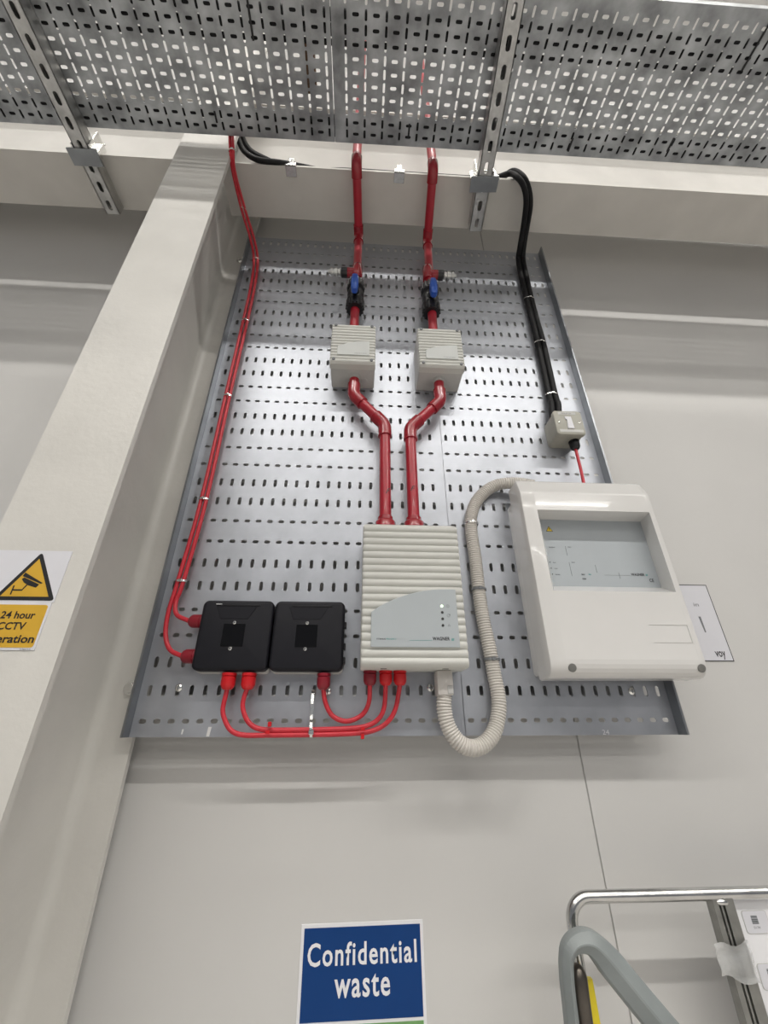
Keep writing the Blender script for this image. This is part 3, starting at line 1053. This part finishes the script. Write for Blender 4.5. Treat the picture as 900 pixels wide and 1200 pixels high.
for (uu, vv, yy), lab in zip(((272, 177, -0.255), (284.5, 245, -0.12), (300, 304, yc), (287.5, 376, yc), (267, 464, yc), (239, 585, yc), (212.5, 681, yc)),
                             ('metal tie on the red cable pair at the column head', 'metal tie on the red cable pair just under the beam', 'metal tie on the red cable pair at the top of the panel',
                              'metal tie on the red cable pair, level with the top of the detector boxes', 'metal tie on the red cable pair, level with the pipe elbows',
                              'metal tie on the red cable pair, level with the lower red pipes', 'metal tie on the red cable pair, just above the left black box')):
    band_tie(at(uu, vv, yy), 0.0098, 0.0053, 'zinc', lab, group='metal ties on the red cable pair')

# ties on the lower loops
t = empty('cable_tie', 'long metal tie hanging from a slot and holding the lower red cables', 'cable tie')
c = at(365, 858, -0.023)
pth = px_path([(366.5, 806, 0.001), (367, 809, -0.008), (366, 822, -0.017), (365, 840, -0.019), (364.5, 848, -0.0265), (364.5, 858, -0.0285), (364.5, 864.5, -0.0235), (364.5, 862, -0.012)], 6)
g = G()
w = Vector((0.0024, 0, 0))
g.loft([[p - w, p + w, p + w + Vector((0, -0.0006, 0)), p - w + Vector((0, -0.0006, 0))] for p in pth])
g.obj('strap', 'zinc', t)
G().box(c.x - 0.0045, c.x + 0.0045, -0.0305, -0.0275, c.z - 0.004, c.z + 0.004, 0.001).obj('lock_head', 'zinc', t)
for (uu, vv), (dx, dz), lab in zip(((315, 858), (425, 854)), ((0, 0.012), (-0.003, -0.012)), ('red tie bundling the lower red cables, under the left black box', 'red tie bundling the lower red cables, under the unit')):
    t = band_tie(at(uu, vv, -0.022), 0.0055, 0.0098, 'red_gland', lab, axis=(1, 0, 0), h=0.004, group='red ties on the lower cables')
    c = at(uu, vv, -0.030)
    G().box(c.x - 0.003, c.x + 0.003, -0.033, -0.026, c.z + dz - 0.004, c.z + dz + 0.004, 0.001).obj('tail', 'red_gland', t)

# ------------------------------------------------------------------ flexible conduit
yv = -0.0145
cc = at(520, 800, -0.036)
con = empty('flexible_conduit', 'beige corrugated conduit looping from the unit up to the white control panel', 'conduit')
pts = [Vector((cc.x, -0.036, UZ0 - 0.036)), at(520.5, 830, -0.036), at(524.5, 849, -0.036), at(534, 866, -0.036), at(547.5, 875.5, -0.035), at(562, 875, -0.032), at(575, 864, -0.028), at(582.5, 846, -0.022),
       at(584.5, 821, -0.018), at(579, 790, yv), at(574, 762, yv), at(566, 725, yv), at(561, 692, yv), at(557, 655, yv), at(552.5, 625, yv), at(552.5, 603, yv),
       at(561, 584, yv), at(579, 569.5, -0.020), at(603, 566, -0.030), at(625, 569, -0.034)]
path = resample(smooth_path(pts, 10), 0.00125)
items = []
for k, p in enumerate(path):
    items.append((p, (0.0120, 0.0137, 0.0142, 0.0137)[k % 4]))
G().rings(items, 16).obj('corrugated_tube', 'conduit', con, True)
g = G().slab(rrect(cc.x - 0.0145, cc.x + 0.0145, UZ0 - 0.042, UZ0 - 0.0003, 0.003), -0.052, -0.020, 0.003, 2)
g.obj('connector', 'conn', con, True)
G().box(cc.x + 0.003, cc.x + 0.0135, -0.0535, -0.0515, UZ0 - 0.040, UZ0 - 0.026, 0.001).obj('clip_tab', 'plas_side', con)
for (uu, vv), lab in zip(((552.5, 614), (561, 691), (576, 773)), ('metal tie at the top of the beige conduit, left of the control panel', 'metal tie midway up the beige conduit', 'metal tie low on the beige conduit beside the unit')):
    band_tie(at(uu, vv, yv), 0.0152, 0.0142, 'zinc' if vv == 614 else 'ink_grey', lab, group='ties on the beige conduit')

# ------------------------------------------------------------------ isolator box and black cables
ix0, ix1, iz0, iz1 = 0.857, 0.930, Zl(0.627), Zl(0.702)
iso = empty('isolator_box', 'small warm grey isolator box near the right edge of the panel', 'switch box')
G().slab(rrect(ix0 + 0.002, ix1 - 0.002, iz0 + 0.002, iz1 - 0.002, 0.008), -0.0500, -0.0004, 0.001, 2).obj('back_box', 'iso', iso, True)
lid = G().slab(rrect(ix0, ix1, iz0, iz1, 0.009, 5), -0.0600, -0.0495, 0.0025, 3).obj('lid', 'iso', iso, True)
xm = (ix0 + ix1) / 2
G().box(xm - 0.024, xm + 0.022, -0.0606, -0.0598, iz1 - 0.0135, iz1 - 0.0045, 0.0002).obj('sticker', 'sticker', iso)
G().box(xm - 0.029, xm + 0.031, -0.0606, -0.0598, iz0 + 0.007, iz0 + 0.0155, 0.0002).obj('sticker', 'sticker', iso)
text('lettering', 'ISOLATOR', xm - 0.014, -0.0608, iz1 - 0.0115, 0.024, 0.0045, 'ink_grey', lid)
G().slab([(xm - 0.008, iz0 + 0.018), (xm + 0.009, iz0 + 0.018), (xm + 0.007, iz1 - 0.020), (xm - 0.009, iz1 - 0.020), (xm - 0.009, iz1 - 0.028), (xm - 0.005, iz1 - 0.030)][::-1], -0.0625, -0.0598, 0.0005, 1).obj('switch_plate', 'paper', iso)
for dx in (-0.026, 0.026):
    G().lathe((xm + dx, -0.0598, (iz0 + iz1) / 2), (0, -1, 0), [(0, 0.003), (0.001, 0.003), (0.0016, 0.002)], 12).obj('screw', 'zinc', iso, True)
gz = at(673, 520, -0.030)
gland(iso, (gz.x, -0.030, iz0 + 0.003), (0, 0, -1), 'black', 0.95, 0.026)
PX0, PX1, PZ0, PZ1 = 0.7215, 1.0120, Zl(0.066), Zl(0.4790)
cable('red_cable', [Vector((gz.x, -0.030, iz0 - 0.020)), at(678, 540, -0.030), at(681, 552, -0.030), at(687, 580, -0.030)], 0.0036, 'red_cable',
      'short thin red cable from the small isolator box into the control panel')

yk = -0.0135
rk = 0.0084
def onfl(u, off, dz=0.0):
    """point on top of the beam's lower flange under photo column u"""
    x = atz(u, 200, 1.507).x
    return Vector((x, -0.1345 - 0.005 * (x - 0.43) - 0.073 + off, Zl(1.5080) + dz))


drop = [at(282, 147, -0.199), at(285, 163, -0.199), at(293.5, 176.5, -0.199), at(311, 186.5, -0.199), onfl(345, 0.022, 0.006), onfl(400, 0.011), onfl(470, 0.011), onfl(530, 0.011), onfl(570, 0.010), onfl(586, 0.004, 0.003), at(598, 203.5, -0.2165), at(608, 209.5, -0.224), at(614.5, 221, -0.214), at(616.5, 238, -0.180),
        at(613.5, 264, -0.118), at(609.5, 288, -0.062), at(607.5, 304, yk - 0.006), at(611, 325, yk), at(617, 350, yk), at(624, 377, yk), at(630, 402, yk), at(643, 462, yk), at(646, 474, -0.022), Vector((ix0 + 0.016, -0.024, iz1 - 0.001))]
drop2 = [at(277, 148, -0.218), at(279.5, 164, -0.216), at(287, 178, -0.214), at(303, 187.5, -0.212), at(328, 191, -0.209), onfl(360, 0.014, 0.012), onfl(410, 0.028), onfl(470, 0.028), onfl(530, 0.028), onfl(570, 0.024), onfl(590, 0.010, 0.010), at(601, 200.5, -0.2165), at(613, 207, -0.222),
         at(619.5, 221, -0.206), at(621.5, 240, -0.168), at(618, 264, -0.108), at(614, 288, -0.056), at(613, 304, yk - 0.008), at(617, 325, yk - 0.003), at(622.5, 350, yk), at(629.5, 377, yk), at(636.5, 402, yk), at(650, 462, yk),
         at(654, 474, -0.022), Vector((ix0 + 0.032, -0.024, iz1 - 0.001))]
cable('black_cable', drop, rk, 'black_rub', 'black cable, left one of the pair dropping from the beam to the isolator box', 'black cables from the beam to the isolator')
cable('black_cable', drop2, rk, 'black_rub', 'black cable, right one of the pair, starting at the column head', 'black cables from the beam to the isolator')
for (uu, vv), lab in zip(((610.5, 305), (620, 351), (633, 402), (646.5, 463)), ('metal tie on the black cable pair at the top of the panel', 'metal tie on the black cable pair, second from the top',
                                                                           'metal tie on the black cable pair, third from the top', 'metal tie on the black cable pair just above the isolator box')):
    band_tie(at(uu, vv, yk), 0.0172, 0.0098, 'zinc', lab, h=0.003, group='ties on the black cable pair')

# ------------------------------------------------------------------ white control panel
PY = -0.0900
cp = empty('control_panel', 'large glossy white control panel with recessed display at right', 'control panel')
# housing behind the cover
G().slab(rrect(PX0 + 0.003, 0.9775, PZ0 + 0.010, PZ1 - 0.030, 0.006), -0.034, -0.0004, 0.001, 2).obj('housing', 'panel', cp, True)
wx0, wx1 = at(629.5, 597, PY).x, at(760, 598, PY).x
wz0, wz1 = at(647, 692, PY).z, at(629, 597, PY).z
ip = [at(633.3, 608, -0.045), at(774.4, 686.6, -0.045)]
# cover = side profile swept across X, with the display opening cut between wx0 and wx1
KZ = PZ1 - 0.036


def cover_prof(ins=0.0):
    pr = [(-0.030, PZ0 + ins), (-0.060, PZ0 + ins)]
    for k in range(7):
        a = math.radians(90 * k / 6)
        pr.append((-0.066 - (0.024 - ins) * math.sin(a), PZ0 + ins + 0.030 * (1 - math.cos(a))))
    pr += [(PY + ins, wz0), (PY + ins, wz1), (PY + ins, KZ - 0.004), (PY + ins + 0.0008, KZ)]
    pr += [(PY + ins + 0.012, PZ1 - 0.004 - ins), (PY + ins + 0.016, PZ1 - ins), (-0.030, PZ1 - ins)]
    return pr


g = G()
b = 0.0035
xs = [(PX0, b), (PX0 + b * 0.3, b * 0.3), (PX0 + b, 0), (wx0, 0)]
xe = [(wx1, 0), (PX1 - b, 0), (PX1 - b * 0.3, b * 0.3), (PX1, b)]
for grp, c0, c1_ in ((xs, True, False), (xe, False, True)):
    g.loft([[Vector((x, y, z)) for y, z in cover_prof(i)] for x, i in grp], c0, c1_)
pr = cover_prof(0)
iw0 = [k for k, p in enumerate(pr) if abs(p[1] - wz0) < 1e-7][0]
for k in range(len(pr) - 1):
    if k == iw0:
        continue
    a, c = pr[k], pr[k + 1]
    g.add([(wx0, a[0], a[1]), (wx1, a[0], a[1]), (wx1, c[0], c[1]), (wx0, c[0], c[1])], [(0, 1, 2, 3)])
# reveal of the opening, splayed towards the display
dpt = -0.045
o = [(wx0, PY, wz0), (wx1, PY, wz0), (wx1, PY, wz1), (wx0, PY, wz1)]
q0, q1 = ip[0].x, ip[1].x
i_ = [(q0, dpt, wz0 + 0.023), (q1, dpt, wz0 + 0.023), (q1, dpt, wz1 - 0.001), (q0, dpt, wz1 - 0.001)]
g.add(o + i_, [(0, 1, 5, 4), (1, 2, 6, 5), (2, 3, 7, 6), (3, 0, 4, 7)])
cov = g.obj('cover', 'panel', cp, True)
disp = G().box(q0 - 0.002, q1 + 0.002, dpt - 0.0002, dpt + 0.002, wz0 + 0.020, wz1 - 0.0005).obj('display_foil', 'panel_in', cp)
ty = dpt - 0.0006
# warning triangle
c = at(643.5, 620, ty)
s = 0.0078
tri = [(c.x - s, c.z - s * 0.75), (c.x + s, c.z - s * 0.75), (c.x, c.z + s * 0.95)]
G().slab(tri, ty, dpt).obj('warning_triangle', 'ink', disp)
G().slab(inset(tri, 0.0010), ty - 0.0002, ty).obj('warning_triangle', 'yellow_tri', disp)
g = G()
g.add([Vector((c.x + a * s, ty - 0.0004, c.z + e * s)) for a, e in ((0.1, 0.5), (-0.2, -0.05), (0.02, -0.05), (-0.05, -0.55), (0.25, 0.1), (0.02, 0.1))], [(0, 1, 2, 3, 4, 5)])
g.obj('flash_mark', 'ink', disp)
for (uu, vv), wd, s_, mm in (((643.5, 641.8), 0.0135, 'Betriebsbereit', 'ink_grey'), ((665.5, 641.6), 0.0075, 'Alarm', 'ink_grey'), ((648, 659.8), 0.0065, 'Alarm', 'ink_grey'),
                             ((649.5, 666.8), 0.0075, 'Voralarm', 'ink_grey'), ((651, 673.8), 0.0105, 'Sammelst.', 'ink_grey'), ((670, 659.6), 0.0075, 'Bereich', 'ink_grey'),
                             ((681.5, 673.9), 0.0075, 'VISULAS', 'ink'), ((690, 673.9), 0.0055, 'PRO', 'teal'), ((682.5, 679), 0.008, 'SYSTEM', 'ink')):
    c = at(uu, vv, ty)
    text('lettering', s_, c.x, ty, c.z, wd, 0.0028, mm, disp, 0.03)
for uu, vv in ((644.6, 658.8), (646, 665.8), (647.5, 672.8)):
    c = at(uu, vv, ty)
    G().lathe((c.x, dpt, c.z), (0, -1, 0), [(0, 0.0012), (0.0007, 0.0012)], 10).obj('indicator_lamp', 'ledoff', disp)
for (ua, va), (ub, vb) in (((662.5, 640), (666, 651)), ((667, 659), (670.5, 675)), ((697.5, 662), (696.5, 671)), ((725, 671), (725.5, 678))):
    p, q = at(ua, va, ty), at(ub, vb, ty)
    G().box(p.x - 0.0003, p.x + 0.0003, ty, dpt, q.z, p.z).obj('rule', 'ink_grey', disp)
c = at(740, 674.7, ty)
text('lettering', 'WAGNER', c.x, ty, c.z, 0.0290, 0.0058, 'ink', disp, 0.028, spacing=1.08)
logo(c.x + 0.0315, ty, c.z, 0.0040, disp)
G().box(c.x - 0.058, c.x - 0.002, ty, dpt, c.z + 0.0004, c.z + 0.0006).obj('rule', 'ink_grey', disp)
c = at(761.5, 681.5, ty)
text('lettering', 'CE', c.x, ty, c.z - 0.001, 0.0095, 0.0072, 'ink', disp, 0.015)
# label field on the lower cover: four fine grooves
p, q = at(760.5, 732, PY), at(812, 753.5, PY)
g = G()
for a0, a1, b0, b1 in ((p.x, q.x, p.z - 0.0008, p.z), (p.x, q.x, q.z, q.z + 0.0006), (q.x - 0.0007, q.x, q.z, p.z)):
    g.box(a0, a1, PY - 0.0006, PY + 0.0004, b0, b1)
g.obj('label_frame', 'plas_side', cp)
for uu, vv in ((669.5, 776), (820, 776)):
    c = at(uu, vv, PY + 0.002)
    zz = PZ0 + 0.0165
    G().lathe((c.x, -0.0862, zz), (0, -1, -0.30), [(-0.003, 0.0072), (0.0024, 0.0074), (0.0030, 0.0062), (0.0031, 0.003)], 24).obj('screw_recess', 'recess', cp, True)

# ------------------------------------------------------------------ signs
WS = WY - 0.0018
# blue sign
TLs, TRs, BRs, BLs = at(356.7, 1088.4, WS), at(492, 1082.5, WS), at(496.3, 1191.3, WS), at(351, 1199.6, WS)
rot = math.atan2(TRs.z - TLs.z, TRs.x - TLs.x)
cx_, cz_ = (TLs.x + TRs.x + BRs.x + BLs.x) / 4, (TLs.z + TRs.z + BRs.z + BLs.z) / 4
rot = (rot + math.atan2(BRs.z - BLs.z, BRs.x - BLs.x)) / 2
hw, hh = ((TRs - TLs).length + (BRs - BLs).length) / 4, ((TLs - BLs).length + (TRs - BRs).length) / 4
cr_, sr_ = math.cos(rot), math.sin(rot)


def sg(a, b_):
    return (cx_ + a * cr_ - b_ * sr_, cz_ + a * sr_ + b_ * cr_)


def quad(a0, a1, b0, b1):
    return [sg(a0, b0), sg(a1, b0), sg(a1, b1), sg(a0, b1)]


sn = empty('wall_sign', 'blue and white sign reading Confidential waste, bottom centre on the wall', 'sign')
G().slab(quad(-hw - 0.005, hw + 0.005, -hh - 0.075, hh + 0.005), WS + 0.0005, WY - 0.0001, 0.0002, 1).obj('board', 'white_print', sn)
bf = G().slab(quad(-hw, hw, -hh, hh), WS, WS + 0.0006, 0.0, 1).obj('blue_field', 'navy', sn)
G().slab(quad(-hw + 0.06, hw, -hh - 0.068, -hh - 0.004), WS, WS + 0.0006, 0.0, 1).obj('green_field', 'green', sn)
for s_, zc, wd in (('Confidential', 0.0085, 2 * hw * 0.925), ('waste', -0.0270, 2 * hw * 0.925 * 0.50)):
    x_, z_ = sg(-wd / 2, zc)
    text('lettering', s_, x_, WS - 0.0004, z_, wd, 0.0265 if s_[0] == 'C' else 0.0245, 'white_print', bf, 0.018, 0, 'LEFT', rot, 1.14)

# small laminated notice behind the control panel
nx1, nz1, nz0 = 1.2005, at(828, 685.5, WS).z, at(859, 775, WS).z
vs = empty('laminated_notice', 'white notice with a thin black border, half hidden behind the control panel', 'notice')
G().box(nx1 - 0.22, nx1, WS + 0.0004, WY - 0.0001, nz0, nz1).obj('sheet', 'paper', vs)
g = G()
for a0, a1, b0, b1 in ((nx1 - 0.22, nx1, nz1 - 0.0016, nz1), (nx1 - 0.22, nx1, nz0, nz0 + 0.0016), (nx1 - 0.0014, nx1, nz0, nz1), (nx1 - 0.22, nx1 - 0.2186, nz0, nz1)):
    g.box(a0, a1, WS + 0.0001, WS + 0.0006, b0, b1)
g.obj('border', 'ink', vs)
c = at(840, 769, WS)
text('lettering', 'voy', c.x - 0.0015, WS, nz0 + 0.0095, 0.0235, 0.0115, 'ink', vs, 0.012)
p, q = at(819.5, 722.5, WS), at(824, 741, WS)
G().slab([(p.x - 0.002, p.z), (p.x + 0.003, p.z), (p.x + 0.0035, q.z), (p.x + 0.0005, q.z)][::-1], WS, WS + 0.0005).obj('grey_mark', 'ink_grey', vs)
c = at(813.5, 710.5, WS)
text('lettering', 'in', c.x, WS, c.z, 0.012, 0.008, 'ink_grey', vs)

# cctv sign on the column
SY = CYF - 0.0012
cs = empty('cctv_sign', 'yellow and white camera surveillance sign on the column, partly cut off at left', 'sign')
p0 = at(85, 646, SY)
z_b = at(45, 762, SY).z
x_r = p0.x + 0.0
G().box(CXL + 0.004, x_r, SY, CYF - 0.0001, at(60, 706, SY).z, p0.z).obj('sheet', 'paper', cs)
G().box(CXL + 0.004, at(57, 709, SY).x + 0.003, SY, CYF - 0.0001, z_b, at(60, 706, SY).z).obj('sheet', 'paper', cs)
ax, az = at(49, 649, SY).x, at(49, 649, SY).z
rz = at(62.5, 704, SY)
h_ = az - rz.z + 0.003
half = (rz.x - ax) + 0.001
half = h_ / math.sqrt(3) * 1.0
tri = [(ax - half, rz.z), (ax + half, rz.z), (ax, rz.z + h_ * 0.995)]


def round_poly(poly, r, n=4):
    out = []
    for i in range(len(poly)):
        a, b_, c_ = Vector(poly[i - 1]), Vector(poly[i]), Vector(poly[(i + 1) % len(poly)])
        p, q = b_ + (a - b_).normalized() * r, b_ + (c_ - b_).normalized() * r
        for k in range(n + 1):
            t_ = k / n
            v_ = p * (1 - t_) ** 2 + b_ * 2 * t_ * (1 - t_) + q * t_ * t_
            out.append((v_.x, v_.y))
    return out


G().slab(round_poly(tri, 0.006), SY - 0.0004, SY + 0.0001).obj('triangle_border', 'ink', cs)
G().slab(inset(tri, 0.0054), SY - 0.0007, SY - 0.0003).obj('triangle_field', 'yellow', cs)


def tp(a, b_):
    return (ax + a * half, rz.z + b_ * h_)


def cam_poly(lst, lift=0.0010):
    G().slab([tp(*p) for p in lst], SY - lift, SY - 0.0006).obj('camera_symbol', 'ink', cs)


cam_poly([(-0.31, 0.48), (0.37, 0.33), (0.43, 0.345), (-0.27, 0.555)])
cam_poly([(-0.30, 0.42), (-0.19, 0.35), (-0.01, 0.295), (0.26, 0.25), (0.33, 0.315), (-0.24, 0.455)], 0.0009)
cam_poly([(-0.145, 0.185), (-0.03, 0.31), (-0.08, 0.31), (-0.165, 0.215)], 0.0009)
cam_poly([(-0.44, 0.185), (-0.145, 0.185), (-0.165, 0.215), (-0.44, 0.215)], 0.0009)
cam_poly([(-0.485, 0.11), (-0.44, 0.11), (-0.44, 0.29), (-0.485, 0.29)], 0.0009)
yt, yb_ = at(57, 709, SY).z, at(39, 759, SY).z
yx = at(57, 709, SY).x
G().slab(round_poly([(CXL + 0.008, yb_), (yx, yb_), (yx, yt), (CXL + 0.008, yt)], 0.004), SY - 0.0004, SY + 0.0001).obj('text_field', 'yellow', cs)
for s_, (ul, vl), (ur, vr), left in (('24 hour', (0, 724.5), (40.5, 724.5), None), ('CCTV', (-4, 737.5), (29, 737.5), None), ('in operation', (0, 753), (39, 753), 'R')):
    a, b_ = at(ul, vl, SY), at(ur, vr, SY)
    if left == 'R':
        text('lettering', s_, b_.x, SY - 0.0007, a.z, 0.0830, 0.0098, 'ink', cs, 0.022, 0.0, 'RIGHT')
    else:
        text('lettering', s_, b_.x, SY - 0.0007, a.z, b_.x - a.x, 0.0098, 'ink', cs, 0.022, 0.0, 'RIGHT')
text('lettering', 'signs', at(36, 760.5, SY).x, SY - 0.0003, z_b + 0.0006, 0.014, 0.0018, 'ink_grey', cs, 0, 0, 'RIGHT')

# ------------------------------------------------------------------ trolley frame at bottom right
RY = -0.030
rr = 0.0083
fr = empty('tubular_trolley_frame', 'shiny steel tubular frame with grey post at bottom right', 'frame')
cz0 = at(760, 1049, RY).z
cxl = at(673.5, 1100, RY).x
rad = 0.030
pts = [Vector((cxl, RY, Zl(-0.62)))]
for k in range(9):
    a = math.radians(180 - 90 * k / 8)
    pts.append(Vector((cxl + rad + rad * math.cos(a), RY, cz0 - rad + rad * math.sin(a))))
pts.append(Vector((1.32, RY, cz0 - 0.001)))
G().rings([(p, rr) for p in pts], 24).obj('top_rail', 'chrome', fr, True)
px_ = at(846, 1060, RY).x
# post: flat channel with two grooves
prof = []
for a, b_ in ((-0.0175, 0.010), (-0.0175, -0.006), (-0.0095, -0.006), (-0.0095, -0.002), (-0.0065, -0.002), (-0.0065, -0.0065), (-0.0035, -0.0065), (-0.0035, -0.002),
              (-0.001, -0.002), (-0.001, -0.008), (0.0145, -0.008), (0.0145, 0.010)):
    prof.append((px_ + a, RY + b_))
G().loft([[Vector((a, b_, z)) for a, b_ in prof] for z in (Zl(-0.62), cz0 - 0.004)]).obj('post', 'post', fr)
g = G().lathe((px_ - 0.001, RY - 0.004, cz0 - 0.009), (1, 0, 0), [(-0.010, 0.002), (-0.006, 0.0046), (0.004, 0.0050), (0.010, 0.002)], 12)
g.obj('weld', 'chrome', fr, True)
# clear tape wrapped over the post
pt = at(862, 1128, RY - 0.010)
nx, ny = 12, 8
vs_, fs_ = [], []
for j in range(ny + 1):
    for i in range(nx + 1):
        a, b_ = i / nx, j / ny
        x = pt.x - 0.027 + 0.058 * a
        z = pt.z + 0.021 - 0.034 * b_ - 0.012 * a * (b_ > 0.5) + 0.003 * math.sin(9 * a)
        y = RY - 0.0125 - 0.003 * math.sin(7 * a + 5 * b_) * math.cos(5 * b_ - 3 * a) + 0.018 * max(0, a - 0.75)
        vs_.append((x, y, z))
for j in range(ny):
    for i in range(nx):
        k = j * (nx + 1) + i
        fs_.append((k, k + 1, k + nx + 2, k + nx + 1))
tp_ = tag(G().add(vs_, fs_).obj('clear_tape', 'tape', None, True), 'crumpled clear tape stuck across the grey post of the trolley frame', 'tape')
# white sheet fixed right of the post, with dull stickers
shy = RY + 0.006
sh = empty('white_placard', 'white placard with grey stickers, right of the trolley post at the bottom right corner', 'placard')
G().box(px_ + 0.016, 1.32, shy, shy + 0.0012, Zl(-0.62), cz0 - rr - 0.0005).obj('sheet', 'white_print', sh)
for uu0, vv0, uu1, vv1 in ((866, 1067, 897, 1094), (884, 1129, 915, 1160)):
    a, b_ = at(uu0, vv0, shy), at(uu1, vv1, shy)
    xa = a.x + 0.002
    xb = xa + 0.040
    s = G().slab(rrect(xa, xb, b_.z, a.z, 0.004), shy - 0.0006, shy - 0.0001).obj('sticker', 'sticker', sh)
    G().slab(rrect(xa + 0.0008, xb - 0.0008, b_.z + 0.0008, a.z - 0.0008, 0.0034), shy - 0.0009, shy - 0.0005).obj('sticker_face', 'paper', s)
    g = G()
    random.seed(3)
    zz = a.z - 0.006
    while zz > b_.z + 0.012:
        h = random.choice((0.0008, 0.0014, 0.002))
        g.box(xa + 0.013, xa + 0.023, shy - 0.0012, shy - 0.0008, zz - h, zz)
        zz -= h + random.choice((0.0004, 0.0008))
    g.obj('bar_print', 'ink_grey', s)
    text('lettering', '0174', xa + 0.013, shy - 0.0012, b_.z + 0.006, 0.010, 0.0028, 'ink_grey', s)

# grey bent bar hooked over the frame, with dark tube and yellow strip below it
gb_ = empty('grey_bent_bar', 'grey painted square bar bent over beside the trolley frame, bottom right', 'bar')
BY = -0.085
path = [at(680, 1290, BY), at(671, 1200, BY), at(665.5, 1150, BY), at(665, 1121, BY), at(672, 1107, BY), at(686, 1103, BY), at(700, 1111, BY), at(720, 1134, BY), at(760, 1183, BY), at(838, 1275, BY), at(890, 1335, BY)]
sp = resample(smooth_path(path, 8), 0.004)
loops = []
for k, p in enumerate(sp):
    tdir = (sp[min(k + 1, len(sp) - 1)] - sp[max(k - 1, 0)])
    tdir.y = 0
    tdir.normalize()
    nn = Vector((-tdir.z, 0, tdir.x))
    q = min(1, max(0, (k / len(sp) - 0.30) / 0.18))
    hw_ = 0.0075 + 0.0105 * q
    loops.append([p + nn * a + Vector((0, b_, 0)) for a, b_ in ((-hw_, 0.010), (-hw_, -0.003), (-hw_ * 0.85, -0.006), (-0.05 * hw_, -0.012), (hw_ * 0.1, -0.012),
                                                                (hw_ * 0.88, -0.004), (hw_, -0.001), (hw_, 0.010))])
G().loft(loops).obj('bar', 'grey_bar', gb_)
ti = [(at(692, 1290, BY + 0.014), 0.012), (at(684, 1200, BY + 0.014), 0.012), (at(679, 1160, BY + 0.014), 0.012), (at(677.5, 1143, BY + 0.014), 0.0115), (at(677.5, 1135, BY + 0.014), 0.009), (at(678, 1130, BY + 0.014), 0.005), (at(678, 1128.5, BY + 0.014), 0.001)]
G().rings(ti, 20).obj('inner_tube', 'brown_tube', gb_, True)
ye = [at(688.5, 1146, BY + 0.026), at(692, 1165, BY + 0.026), at(698, 1200, BY + 0.026), at(708, 1260, BY + 0.026)]
loops = [[p + Vector((a, b_, 0)) for a, b_ in rrect(-0.0055, 0.0055, -0.004, 0.004, 0.001, 1)] for p in resample(smooth_path(ye, 6), 0.006)]
G().loft(loops).obj('yellow_strip', 'yellow_bar', gb_, True)


# ------------------------------------------------------------------ move every origin to the base of its thing
def family(o):
    out = [o]
    for ch in list(bpy.data.objects):
        if ch.parent is o:
            out += family(ch)
    return out


kids = {}
for o in bpy.data.objects:
    if o.parent:
        kids.setdefault(o.parent.name, []).append(o)


def fam(o):
    out = [o]
    for c_ in kids.get(o.name, []):
        out += fam(c_)
    return out


for o in [o for o in bpy.data.objects if o.parent is None and o.type in ('MESH', 'EMPTY')]:
    F_ = fam(o)
    lo, hi = Vector((1e9,) * 3), Vector((-1e9,) * 3)
    for m_ in F_:
        if m_.type == 'MESH':
            for v_ in m_.data.vertices:
                for i in range(3):
                    lo[i] = min(lo[i], v_.co[i])
                    hi[i] = max(hi[i], v_.co[i])
    if hi.x < lo.x:
        continue
    c = Vector(((lo.x + hi.x) / 2, (lo.y + hi.y) / 2, lo.z))
    for m_ in F_:
        if m_.type == 'MESH':
            m_.data.transform(Matrix.Translation(-c))
    o.location = c
